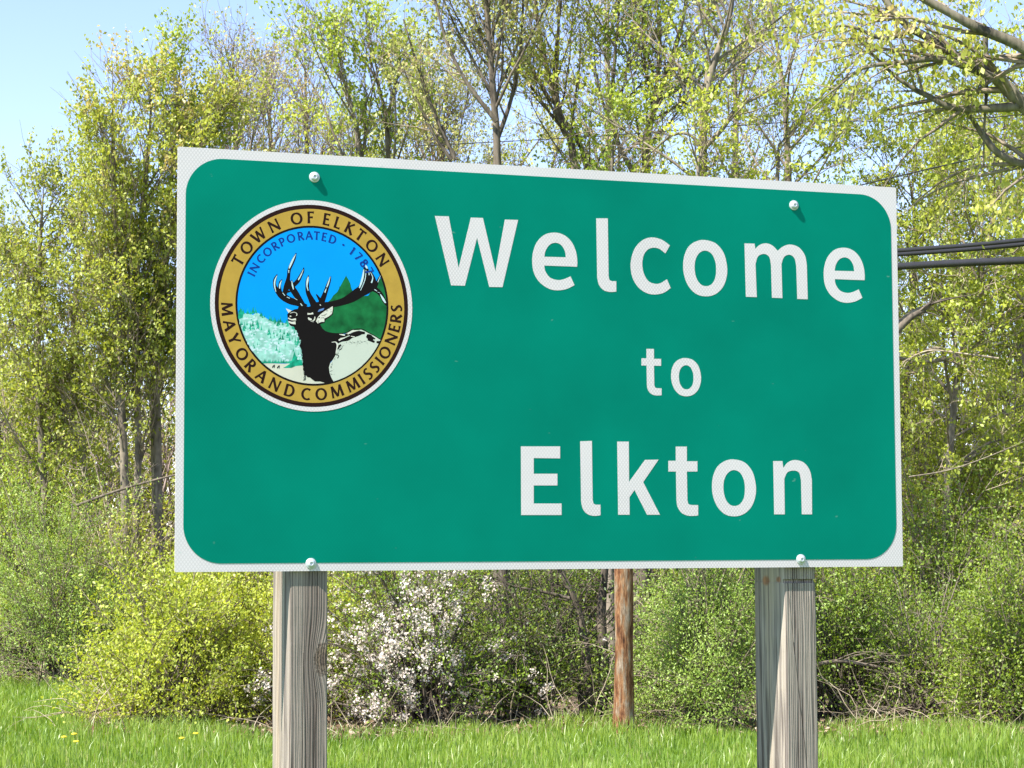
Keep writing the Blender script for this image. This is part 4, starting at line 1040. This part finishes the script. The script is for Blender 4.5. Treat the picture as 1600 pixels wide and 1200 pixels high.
T('deciduous_tree', 'yellow-green tree behind the upper right corner of the sign', gS, 19,
  [px_path(27, [(1230, ground_px(27), .11), (1235, 600, .08), (1232, 300, .05), (1225, 150, .03), (1200, -20, .015)])],
  G_yellow, B_mid, n_limb=21, limb_len=1.8, limb_ang=45, t0=.26, prof=lambda t: 1.0, n_br=5, leaves=5, leaf_size=.045, trop=.02, tint=(.35, .25), bare=.32)
T('deciduous_tree', 'low twiggy tree showing in the gap above the right end of the sign', gS, 20,
  [px_path(33, [(1340, ground_px(33), .11), (1345, 600, .07), (1350, 450, .035), (1345, 330, .010)])],
  G_mid, B_dark, n_limb=26, limb_len=1.4, limb_ang=45, t0=.35, prof=ovalp, n_br=7, leaves=5, leaf_size=.05, trop=.04, tint=(.55, .25), bare=.2)
T('deciduous_tree', 'reddish twiggy tree filling between the dark trunk and the sign', gS, 21,
  [px_path(35, [(680, ground_px(35), .11), (690, 500, .08), (690, 250, .05), (700, 180, .01)])],
  G_pale, B_mid, n_limb=30, limb_len=2.62, limb_ang=30, t0=.26, prof=cone, n_br=6, leaves=5, leaf_size=.045, trop=.07, tint=(.5, .3), bare=.12, twig_bark=B_twigpink)
T('deciduous_tree', 'tree with purplish twigs behind the forked green trees', gS, 22,
  [px_path(36, [(960, ground_px(36), .12), (955, 500, .09), (950, 200, .05), (950, -40, .012)])],
  G_pale, B_mid, n_limb=21, limb_len=2.4, limb_ang=38, t0=.26, prof=lambda t: 1.0, n_br=6, leaves=4, leaf_size=.05, trop=.05, tint=(.5, .3), bare=.32, twig_bark=B_twigpink)
T('deciduous_tree', 'tree with grey twigs behind the bending pale trunk', gS, 23,
  [px_path(37, [(1150, ground_px(37), .12), (1140, 500, .09), (1150, 200, .05), (1140, -20, .012)])],
  G_pale, B_mid, n_limb=21, limb_len=2.3, limb_ang=40, t0=.26, prof=lambda t: 1.0, n_br=6, leaves=5, leaf_size=.05, trop=.05, tint=(.5, .3), bare=.32, twig_bark=B_twigpink)

gU = 'bright young understory trees behind the top edge of the sign'
for sd_, px_, tp_, D_, lf_, lab_ in ((24, 500, 215, 27, G_yellow, 'young yellow-green tree peeking over the top edge right of the left bolt'),
        (25, 560, 225, 28.5, G_fresh, 'small bright green tree below the leaning bright green tree'),
        (26, 955, 215, 24, G_fresh, 'low bright green treetop just over the sign between the forked trees'),
        (27, 1090, 225, 22.6, G_yellow, 'low yellow-green treetop at the foot of the bending pale trunk'),
        (28, 1215, 205, 23.5, G_yellow, 'golden young treetop over the sign above its upper right bolt'),
        (29, 860, 235, 28, G_pale, 'pale olive treetop beside the stems of the forked dark tree'),
        (30, 655, 225, 29, G_pale, 'pale thin treetop left of the tall dark trunk over the sign')):
    T('sapling', lab_, gU, sd_, [px_path(D_, [(px_ + 4, ground_px(D_), .06), (px_ - 6, 700, .045), (px_, tp_ + 70, .022), (px_ + 5, tp_ + 20, .008)])],
      lf_, B_mid, n_limb=10, limb_len=.8, limb_ang=42, t0=.55, prof=lambda t: 1.9 * (1 - t) + .25, n_br=7, leaves=5, leaf_size=.048, trop=.06, tint=(.55, .22), bare=.1)

# --- trees right of the sign
gR = 'tangled trees right of the sign'
T('deciduous_tree', 'twiggy tree with drooping pale branches right of the sign below the cables', gR, 31,
  [px_path(25, [(1475, ground_px(25), .08), (1480, 800, .045), (1495, 600, .04), (1530, 440, .032), (1560, 300, .024), (1575, 150, .015)])],
  G_yellow, B_mid, n_limb=34, limb_len=2.0, limb_ang=52, t0=.2, prof=lambda t: 1.1 - .4 * t, n_br=6, leaves=6, leaf_size=.048, trop=-.01, tint=(.3, .25), bare=.12, twig_bark=B_straw,
  extra=[px_path(24.5, [(1500, 560, .035), (1470, 545, .025), (1440, 552, .018), (1412, 580, .008)]),
         px_path(24.5, [(1600, 470, .025), (1560, 442, .022), (1520, 470, .018), (1485, 505, .010)]),
         px_path(24.5, [(1400, 515, .06), (1425, 492, .05), (1452, 478, .02)]),
         px_path(24.4, [(1405, 560, .02), (1450, 565, .02), (1490, 560, .03), (1525, 570, .03)])])
T('deciduous_tree', 'tree with brown bare twigs at the right edge of the view', gR, 32,
  [px_path(28, [(1610, ground_px(28), .09), (1605, 800, .07), (1600, 600, .055), (1590, 400, .04), (1600, 200, .02)])],
  G_yellow, B_mid, n_limb=36, limb_len=2.2, limb_ang=50, t0=.22, prof=lambda t: 1.1 - .4 * t, n_br=6, leaves=6, leaf_size=.048, trop=.02, tint=(.25, .25), bare=.12, twig_bark=B_twigpink)
T('deciduous_tree', 'leafy tree close behind the right edge of the sign', gR, 33,
  [px_path(27, [(1400, ground_px(27), .08), (1405, 800, .06), (1415, 600, .045), (1430, 400, .035), (1425, 300, .012)])],
  G_yellow, B_mid, n_limb=34, limb_len=1.7, limb_ang=48, t0=.2, prof=lambda t: 1.1 - .3 * t, n_br=6, leaves=7, leaf_size=.048, trop=.02, tint=(.25, .25), bare=.12)

# --- big maple reaching in from the right
T('maple_tree', 'large maple with thick arching limbs and drooping leaf clusters overhanging the right', None, 41,
  [px_path(14, [(1900, ground_px(14), .26), (1890, 900, .21), (1850, 500, .18), (1760, 250, .15), (1700, 200, .11)])],
  G_maple, B_maple, n_limb=5, limb_len=1.6, limb_ang=50, t0=.55, n_br=6, br_len=.55, n_tw=6, tw_len=.34, leaves=9, leaf_size=.045, spread=.030, tips_only=True, trop=-.03, droop=.22,
  tint=(.5, .24), leaf_dir=(0, 0, -1.2), twig_r=.0028, bare=.22, tip=False,
  extra=[px_path(13.6, [(1700, 220, .075), (1640, 200, .058), (1590, 155, .048), (1545, 112, .042), (1500, 92, .035), (1455, 62, .03), (1415, 38, .025), (1380, -5, .022), (1350, -60, .012)]),
         px_path(13.2, [(1720, 180, .07), (1650, 110, .048), (1590, 70, .038), (1530, 45, .033), (1480, 18, .027), (1430, -12, .024), (1400, -60, .012)]),
         px_path(13.5, [(1560, 125, .03), (1500, 100, .028), (1460, 92, .022), (1410, 98, .018), (1350, 106, .012), (1310, 135, .007), (1262, 175, .004)]),
         px_path(13.6, [(1602, 166, .034), (1500, 170, .024), (1450, 150, .018), (1400, 120, .012), (1340, 60, .007)]),
         px_path(13.8, [(1690, 225, .045), (1640, 262, .035), (1560, 240, .024), (1510, 175, .014), (1480, 170, .01), (1440, 190, .005)]),
         px_path(13.5, [(1430, 45, .02), (1380, 60, .014), (1320, 40, .009), (1250, 60, .005)]),
         px_path(13.7, [(1540, 60, .018), (1542, 130, .012), (1538, 200, .008), (1537, 262, .004)])])

# --- shrubs
def shrub(name, label, group, seed, cx, D, width, height, leaf, n_stem=90, depth=None, leaf_size=.035, leaves=6, tint=(.5, .22), twigs=8, tw_len=.28, spread=.05,
          bark=None, blossom=None, lean=0.0, bare=0.0, zlow=0.02, trunk_r=.018, px=True, aspect=.62):
    """many stems fanning out of one base to a lumpy dome"""
    if D < 24.5 and cx > 200: width *= (D - 1.8) / D; height *= (D - 1.8) / D * 1.02; D -= 1.8
    rnd = random.Random(seed); rng = np.random.default_rng(seed)
    x0 = P(cx, 1100, D).x; depth = depth or width * .8
    root = empty(name, (x0, D, 0)); tag(root, label, 'shrub', group)
    tb = Tubes(); main = []; LC = []; LT = []; BC = []
    lumps = [(rnd.uniform(0, 6.28), rnd.uniform(0.1, 1.2), rnd.uniform(.55, 1.2)) for _ in range(10)]
    for i in range(n_stem):
        az = rnd.uniform(0, 2 * math.pi); el = math.asin(rnd.uniform(0.0, 1.0) ** .9)
        q = rnd.uniform(.5, 1.0) ** .5 * (1 + .32 * rnd.random() ** 3)
        for la, le, lk in lumps:
            dd = abs((az - la + math.pi) % (2 * math.pi) - math.pi) + abs(el - le)
            if dd < .8: q *= lk + (1 - lk) * dd / .8
        if rnd.random() < .13: q *= rnd.uniform(1.1, 1.5); el = max(el, .25)
        tx = math.cos(az) * math.cos(el) * width / 2 * q + lean * math.sin(el) * q; ty = math.sin(az) * math.cos(el) * depth / 2 * q; tz = max(.08, zlow + math.sin(el) * height * q)
        bx, by = rnd.gauss(0, width * .06), rnd.gauss(0, depth * .06)
        mx, my, mz = bx + (tx - bx) * .35, by + (ty - by) * .35, tz * .62 + .12 * height
        pts = []
        for k in range(8):
            t = k / 7
            pts.append(((1 - t) ** 2 * bx + 2 * t * (1 - t) * mx + t * t * tx + (rnd.gauss(0, .012) if 0 < k else 0), (1 - t) ** 2 * by + 2 * t * (1 - t) * my + t * t * ty + (rnd.gauss(0, .012) if 0 < k else 0), 2 * t * (1 - t) * mz + t * t * tz))
        r0 = trunk_r * rnd.uniform(.35, 1)
        rad = [r0 * (1 - .8 * k / 7) for k in range(8)]
        if i < 9:
            S_ = Tubes(); S_.add(pts, rad, 5); S_.build('stem', bark or B_mid, root)
        else: tb.add(pts, rad, 3)
        st_t = rnd.gauss(tint[0], tint[1] * .5)
        for _ in range(twigs):
            t = rnd.uniform(.30, 1) ** .8; q0, dd = at_t(pts, t)
            tp, trd = grow(rnd, q0, side_dir(rnd, dd, R_(rnd.uniform(20, 75)), .08), tw_len * rnd.uniform(.5, 1.4), .003, .09, .18, .03, .4)
            if tp[-1][2] < .03: continue
            tb.add(tp, trd, 3)
            if rnd.random() < bare: continue
            isb = blossom and blossom(tp[-1][0] / (width / 2), tp[-1][2] / height, rnd)
            for p_ in tp[1:]:
                if isb and rnd.random() < .5: BC.append(p_)
                if not isb or rnd.random() < .3: LC.append(p_); LT.append(st_t + rnd.gauss(0, tint[1] * .3))
    tb.build('twigs', bark or B_twig, root)['kind'] = 'stuff'
    C = np.array(LC); tt = np.array(LT); k = leaves
    C = np.repeat(C, k, 0) + rng.normal(0, spread, (len(C) * k, 3)); tt = np.repeat(tt, k) + rng.normal(0, tint[1] * .5, len(C))
    C[:, 2] = np.abs(C[:, 2]) + .02
    o = leaves_mesh('foliage', C, np.tile(np.array([0, -.1, .5]), (len(C), 1)), leaf_size * rng.uniform(.5, 1.3, len(C)), tt, leaf, root, rng, aspect=aspect)
    o['kind'] = 'stuff'
    global NL; NL += len(C)
    if BC:
        C = np.repeat(np.array(BC), 20, 0); C = C + rng.normal(0, .026, C.shape); NL += len(C)
        o = leaves_mesh('blossoms', C, np.tile(np.array([0, 0, .2]), (len(C), 1)), .026 * rng.uniform(.6, 1.3, len(C)), rng.uniform(.1, 1, len(C)), G_blossom, root, rng, aspect=.95, jitter=1.2)
        o['kind'] = 'stuff'
    return root

gF = 'shrubs along the front of the thicket'
gB = 'taller shrubs behind the front row'
shrub('shrub', 'grey-green feathery shrub at the left edge above the grass', gF, 51, 95, 26.5, 2.2, 2.35, G_sage, 150, leaf_size=.036, leaves=8, tint=(.55, .2), tw_len=.34, aspect=.4)
shrub('shrub', 'small grey-green shrub with brown twigs at the far left bottom', gF, 52, -10, 28.5, 2.4, 1.6, G_sage, 90, leaf_size=.035, leaves=4, tint=(.45, .2), bare=.3, bark=B_straw)
shrub('shrub', 'yellow-green leafy shrub spilling onto the grass left of the left post', gF, 53, 270, 22.6, 2.1, 1.55, G_yellow, 170, leaf_size=.038, leaves=7, tint=(.5, .22), depth=2.0)
shrub('shrub', 'taller yellow-green shrub under the lower left corner of the sign', gF, 54, 345, 24.0, 2.4, 2.05, G_yellow, 170, leaf_size=.038, leaves=7, tint=(.42, .22), bark=B_straw)
shrub('shrub', 'yellow-green shrub directly behind the left post', gF, 55, 480, 23.0, 1.9, 1.75, G_yellow, 140, leaf_size=.036, leaves=6, tint=(.5, .22))
shrub('shrub', 'bright fresh green bush in the sun at the left edge by the trees', gB, 56, 40, 28.0, 2.3, 3.05, G_fresh, 130, leaf_size=.05, leaves=6, tint=(.65, .22), zlow=.8)
shrub('shrub', 'olive shrub with brown twigs under the young trees left of the sign', gB, 57, 180, 27.0, 2.6, 2.7, G_olive, 130, leaf_size=.042, leaves=4, tint=(.45, .25), bare=.3, bark=B_straw)
shrub('flowering_shrub', 'shrub covered in white blossom beside the left post', None, 58, 668, 22.3, 2.9, 1.85, G_mid, 170, leaf_size=.034, leaves=5, tint=(.5, .25), bark=B_dark, lean=-.2,
      blossom=lambda x, z, r: r.random() < (.62 if (x < .25 and abs(z - .5 - .45 * x) < .38) else .12), bare=.1)
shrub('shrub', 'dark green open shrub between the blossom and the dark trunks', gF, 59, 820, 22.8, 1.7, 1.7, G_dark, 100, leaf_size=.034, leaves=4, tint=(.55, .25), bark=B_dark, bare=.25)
shrub('shrub', 'dense grey-green shrub between the bare pole and the right post', gF, 60, 1105, 22.0, 1.75, 2.1, G_sage, 230, leaf_size=.028, leaves=10, tint=(.62, .2), tw_len=.24, depth=1.6, aspect=.5)
shrub('shrub', 'small dark shrub behind the foot of the bare pole', gF, 61, 1010, 22.9, .9, 1.0, G_dark, 60, leaf_size=.034, leaves=4, tint=(.45, .25), bark=B_dark, bare=.2)
shrub('shrub', 'mid green shrub with dark gaps just right of the right post', gF, 62, 1320, 23.0, 1.8, 1.95, G_mid, 130, leaf_size=.034, leaves=6, tint=(.5, .25), bark=B_dark, bare=.12)
shrub('shrub', 'brown twiggy shrub with sparse leaves low under the right side trees', gF, 63, 1440, 22.6, 1.6, 1.45, G_mid, 90, leaf_size=.034, leaves=4, tint=(.45, .25), bare=.45, bark=B_mid)
shrub('shrub', 'bright green leafy shrub in the lower right corner', gF, 64, 1590, 21.9, 1.7, 1.65, G_fresh, 160, leaf_size=.036, leaves=6, tint=(.25, .22))
shrub('shrub', 'large mid green shrub behind the twiggy one at lower right', gB, 65, 1480, 24.6, 2.6, 2.5, G_mid, 170, leaf_size=.038, leaves=7, tint=(.55, .22))
shrub('shrub', 'golden yellow-green shrub level with the lower right of the sign', gB, 66, 1475, 26.2, 2.6, 3.6, G_yellow, 150, leaf_size=.042, leaves=6, tint=(.6, .25), zlow=1.0)
shrub('shrub', 'golden leafy bush at the right edge beside the tangled trees', gB, 67, 1620, 25.5, 2.2, 3.2, G_yellow, 140, leaf_size=.042, leaves=6, tint=(.45, .25), zlow=.8)
shrub('shrub', 'olive shrub seen behind the blossom under the sign', gB, 68, 600, 25.2, 2.6, 2.2, G_yellow, 130, leaf_size=.038, leaves=5, tint=(.3, .22))
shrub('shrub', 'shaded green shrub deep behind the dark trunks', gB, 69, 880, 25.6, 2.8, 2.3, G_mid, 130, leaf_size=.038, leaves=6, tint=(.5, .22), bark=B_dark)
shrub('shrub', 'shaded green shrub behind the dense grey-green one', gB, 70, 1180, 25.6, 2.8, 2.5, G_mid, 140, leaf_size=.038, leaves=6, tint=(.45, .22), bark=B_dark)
shrub('shrub', 'brushy brown shrub at the far right behind the bright corner shrub', gB, 71, 1680, 24.0, 2.2, 2.6, G_olive, 100, leaf_size=.038, leaves=4, tint=(.4, .22), bare=.3)

# small dark tree whose stems stand beside the pole
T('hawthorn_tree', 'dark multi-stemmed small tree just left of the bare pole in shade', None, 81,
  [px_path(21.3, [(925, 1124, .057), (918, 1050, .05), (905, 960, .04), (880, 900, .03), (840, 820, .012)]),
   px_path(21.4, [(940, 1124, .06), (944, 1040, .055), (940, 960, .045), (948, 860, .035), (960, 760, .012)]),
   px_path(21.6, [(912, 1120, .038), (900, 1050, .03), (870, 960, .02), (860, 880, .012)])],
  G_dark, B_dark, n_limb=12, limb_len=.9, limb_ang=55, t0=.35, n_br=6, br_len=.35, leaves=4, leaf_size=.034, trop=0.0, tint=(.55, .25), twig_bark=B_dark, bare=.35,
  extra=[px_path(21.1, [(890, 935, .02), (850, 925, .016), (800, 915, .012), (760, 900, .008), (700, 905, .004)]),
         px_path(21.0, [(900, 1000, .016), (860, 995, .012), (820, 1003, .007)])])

# --- short weathered pole behind the sign, carrying the cables
def pole():
    m, nt, b = new_mat('peeled_pole_wood')
    tc = N(nt, 'ShaderNodeTexCoord'); mp = N(nt, 'ShaderNodeMapping'); mp.inputs['Scale'].default_value = (1, 1, .18)
    n1 = N(nt, 'ShaderNodeTexNoise'); n1.inputs['Scale'].default_value = 17; n1.inputs['Detail'].default_value = 8; n1.inputs['Roughness'].default_value = .68
    n2 = N(nt, 'ShaderNodeTexNoise'); n2.inputs['Scale'].default_value = 75; n2.inputs['Detail'].default_value = 4
    nt.links.new(tc.outputs['Object'], mp.inputs['Vector']); nt.links.new(mp.outputs[0], n1.inputs['Vector']); nt.links.new(mp.outputs[0], n2.inputs['Vector'])
    r = ramp(nt, [(.36, (.045, .022, .012)), (.44, (.17, .07, .03)), (.50, (.30, .155, .07)), (.55, (.27, .19, .12)), (.64, (.40, .33, .25))])
    nt.links.new(n1.outputs['Fac'], r.inputs['Fac'])
    r2 = ramp(nt, [(.35, (.55, .5, .48)), (.65, (1, 1, 1))]); nt.links.new(n2.outputs['Fac'], r2.inputs['Fac'])
    mx = N(nt, 'ShaderNodeMix', data_type='RGBA', blend_type='MULTIPLY'); mx.inputs[0].default_value = 1
    nt.links.new(r.outputs['Color'], mx.inputs[6]); nt.links.new(r2.outputs['Color'], mx.inputs[7]); nt.links.new(mx.outputs[2], b.inputs['Base Color'])
    bp = N(nt, 'ShaderNodeBump'); bp.inputs['Distance'].default_value = .02; nt.links.new(n1.outputs['Fac'], bp.inputs['Height']); nt.links.new(bp.outputs['Normal'], b.inputs['Normal'])
    b.inputs['Roughness'].default_value = .8; b.inputs['Specular IOR Level'].default_value = .2
    Dp = 19.6
    a = P(974, 1135, Dp); top = P(976, 350, Dp)
    root = empty('utility_pole', (a.x, Dp, 0)); tag(root, 'short weathered orange-brown wooden pole seen under the sign', 'pole')
    rp = random.Random(3); tb = Tubes()
    zs = np.linspace(-.3, top.z, 40)
    V = []; F = []; ns = 16
    for i, z in enumerate(zs):
        for k in range(ns):
            an = 2 * math.pi * k / ns; r_ = .087 - .002 * z + .004 * math.sin(3 * an + z * 2.3) + .003 * math.sin(2 * an + z * 6) + (.03 * math.exp(-z * 6) if z > 0 else .03) + rp.uniform(-.0015, .0015)
            V.append((r_ * math.cos(an) + (top.x - a.x) * z / top.z, r_ * math.sin(an), z))
    for i in range(len(zs) - 1):
        for k in range(ns): F.append((i * ns + k, i * ns + (k + 1) % ns, (i + 1) * ns + (k + 1) % ns, (i + 1) * ns + k))
    F.append(tuple(range(len(V) - ns, len(V))))
    mesh_obj('shaft', V, F, m, root, True)
    return Dp
Dp = pole()
M_cable = simple('black_cable', (.016, .015, .016), .5, .4, var=.4, scale=3)
def cable(name, label, pts, r, group='utility cables', sides=8):
    c = smooth_path([tuple(p) for p in pts], 14)
    tb = Tubes(); o3 = np.array(c[0]); tb.add([q - o3 for q in c], [r] * len(c), sides)
    o = tb.build(name, M_cable, None); o.location = tuple(o3); tag(o, label, 'cable', group)
    return o
cable('cable', 'upper strand of the thick twin cable right of the sign', [P(976, 424, Dp - .1), P(1300, 399, 18.2), P(1500, 384.5, 16.7), P(1620, 373, 15.9), P(2000, 335, 13.5), P(2900, 245, 10.0)], .0185)
cable('cable', 'lower strand of the thick twin cable right of the sign', [P(976, 428, Dp - .1), P(1300, 404.5, 18.2), P(1500, 390.5, 16.7), P(1620, 379.5, 15.9), P(2000, 342, 13.5), P(2900, 245, 10.0)], .0185)
cable('cable', 'single thick grey cable running below the twin cable', [P(976, 430, Dp + .1), P(1300, 421, 18.2), P(1500, 411, 16.7), P(1620, 406, 15.9), P(2000, 388, 13.5), P(2900, 340, 10.0)], .030)
cable('wire', 'thin wire slanting up to the right above the sign corner', [P(976, 372, Dp), P(1300, 301, 18.2), P(1360, 285.5, 17.8), P(1600, 228, 16), P(2000, 120, 13.5), P(2900, -140, 10.0)], .0058)
cable('wire', 'thin distant wire crossing the sky gap over the sign', [P(500, 235, 30), P(900, 215, 27), P(1250, 190, 25), P(1450, 190, 24), P(1700, 170, 22)], .006)

# --- fallen branches and dead sticks
def stick(label, pts, D, r, seed, bark):
    rnd = random.Random(seed)
    p, rad = px_path(D, [(q[0], q[1], r * (1 - .6 * i / len(pts))) for i, q in enumerate(pts)])
    tb = Tubes(); o3 = np.array(p[0]); tb.add([np.array(q) - o3 for q in p], rad, 6)
    for _ in range(6):
        q, d = at_t(p, rnd.uniform(.2, .95)); a, b = grow(rnd, q, side_dir(rnd, d, R_(40)), rnd.uniform(.2, .6), r * .3, .1, .12, -.02)
        tb.add([np.array(w) - o3 for w in a], b, 4)
    o = tb.build('dead_branch', bark, None); o.location = tuple(o3); tag(o, label, 'branch', 'dead branches caught in the thicket')
stick('dark dead branch lying across the young trunks left of the sign', [(120, 790), (180, 768), (235, 752), (290, 738)], 26.4, .022, 1, B_dark)
stick('broken dark branch poking out behind the right edge of the sign', [(1396, 522), (1422, 497), (1440, 486), (1453, 474)], 22.6, .045, 2, B_dark)
stick('pale drooping dead branch right of the sign near mid height', [(1560, 560), (1500, 552), (1450, 548), (1410, 566)], 23.8, .014, 3, B_straw)
stick('grey dead stick low in the brush right of the right post', [(1270, 1040), (1310, 1033), (1350, 1038), (1390, 1046)], 20.6, .026, 4, B_dark)
stick('pale dead stick slanting in the bushes at the far right', [(1420, 745), (1480, 735), (1540, 715), (1600, 690)], 23.6, .009, 5, B_mid)
stick('thin pale sticks arching over the blossom shrub', [(520, 900), (600, 950), (650, 930), (690, 900)], 20.6, .006, 6, B_straw)

# --- far woods closing the view
def far_woods():
    rnd = random.Random(99); rng = np.random.default_rng(99)
    tw = Tubes(); C = []
    for i in range(600):
        x = rnd.uniform(-15, 15) if i < 420 else rnd.choice((-1, 1)) * rnd.uniform(15, 34); y = rnd.uniform(38, 47)
        h = rnd.uniform(3.6, 6.8) * (1.0 if x > -4 else .85)
        p, r = grow(rnd, (x, y, 0), (rnd.gauss(0, .06), 0, 1), h, .05, .5, .05, .03, .15)
        tw.add(p, r, 4)
        for _ in range(18):
            q, d = at_t(p, rnd.uniform(.15, 1)); a, b = grow(rnd, q, side_dir(rnd, d, R_(40), .1), rnd.uniform(.6, 1.8), .012, .3, .12, .05)
            tw.add(a, b, 3); C += a[1:]
            for _ in range(2):
                q2, d2 = at_t(a, rnd.uniform(.2, 1)); a2, b2 = grow(rnd, q2, side_dir(rnd, d2, R_(40), .1), rnd.uniform(.4, .8), .008, .25, .12, .05)
                tw.add(a2, b2, 3); C += a2[1:]
    o = tw.build('far_woods', B_twigpink, None); tag(o, 'mass of bare brown stems and twigs of the woods behind all the trees', 'woods', kind='stuff')
    C = np.array(C); C = np.repeat(C, 2, 0) + rng.normal(0, .12, (len(C) * 2, 3))
    # undergrowth at the foot of the far woods
    U = np.stack([rng.uniform(-34, 34, 80000), rng.uniform(36, 46, 80000), np.abs(rng.normal(0, 1.0, 80000))], -1)
    C = np.concatenate([C, U])
    o = leaves_mesh('woods_foliage', C, np.zeros((len(C), 3)), rng.uniform(.06, .13, len(C)), rng.normal(.4, .25, len(C)), G_olive, None, rng)
    tag(o, 'thin olive foliage of the far woods seen between the trees', 'woods', kind='stuff')
far_woods()

# --- leaf litter and brush at the foot of the shrubs
def litter():
    rng = np.random.default_rng(5); n = 16000
    x = rng.uniform(-9, 9, n); ed = np.array([edge_depth(v) for v in x]); y = ed + rng.exponential(1.3, n) - .15
    C = np.stack([x, y, np.abs(rng.normal(0.03, .035, n))], -1)
    o = leaves_mesh('leaf_litter', C, np.zeros((n, 3)), rng.uniform(.03, .07, n), rng.uniform(0, 1, n), G_brown, None, rng)
    tag(o, 'dry brown leaf litter and scraps along the foot of the shrubs', 'leaf litter', kind='stuff')
    rnd = random.Random(8); tb = Tubes()
    for i in range(480):
        x = rnd.uniform(-8, 8); y = edge_depth(x) + rnd.uniform(0, 2.2)
        p, r = grow(rnd, (x, y, .02), (rnd.gauss(0, .8), rnd.gauss(0, .5), rnd.uniform(.1, 1)), rnd.uniform(.3, 1.0), .006, .12, .2, -.03)
        tb.add([(q[0], q[1], max(q[2], .01)) for q in p], r, 3)
    o = tb.build('brushwood', B_straw, None); tag(o, 'tangle of thin dead sticks along the foot of the shrubs', 'brushwood', kind='stuff')
litter()

def undergrowth():
    rng = np.random.default_rng(15); n = 60000
    x = rng.uniform(-10, 11, n); y = rng.uniform(22.5, 36, n)
    h = .25 + .25 * np.sin(x * 2.1 + y) * np.cos(y * 1.3 - x * .7) + .1
    C = np.stack([x, y, np.abs(rng.normal(0, 1, n)) * np.clip(h, .06, 1)], -1)
    keep = y > np.array([edge_depth(v) for v in x]) + .8; C = C[keep]
    o = leaves_mesh('undergrowth', C, np.tile(np.array([0, 0, .6]), (len(C), 1)), rng.uniform(.03, .07, len(C)), rng.normal(.45, .25, len(C)), G_mid, None, rng)
    tag(o, 'low weeds and seedlings covering the ground between the trees', 'undergrowth', kind='stuff')
undergrowth()

# --- dandelions in the grass
def dandelions():
    V, F = lathe([(.004, 0), (.02, .004), (.017, .009), (.006, .012)], 10)
    m = simple('dandelion_yellow', (.80, .60, .02), .7); ms = simple('dandelion_stem', (.16, .25, .04), .7)
    lab = ['leftmost of the yellow dandelions in the lower left grass', 'middle one of the three yellow dandelions at lower left', 'third yellow dandelion from the left in the grass',
           'yellow dandelion just left of the left post', 'yellow dandelion nearest to the left post']
    for i, (px, py) in enumerate(((100, 1168), (116, 1163), (119, 1176), (284, 1171), (306, 1163))):
        D = CAM_H * F_PX / (py + 14 - 857.5); p = P(px, py, D); z = .19
        r = empty('dandelion', (p.x, D, 0)); tag(r, lab[i], 'flower', 'dandelions in the grass')
        tb = Tubes(); tb.add([(0, 0, 0), (.004, 0, z * .5), (0, 0, z)], [.003, .0025, .002], 5); tb.build('stem', ms, r)
        me_V = [(v[0] * 1.3, v[2] * 1.3, z - v[1] * 1.3) for v in V]
        mesh_obj('flower_head', me_V, F, m, r, True)
dandelions()
print('leaves', NL, 'tris', sum(sum(len(p.vertices) - 2 for p in []) or 0 for _ in [0]), 'polys', sum(len(o.data.polygons) for o in bpy.data.objects if o.type == 'MESH'))
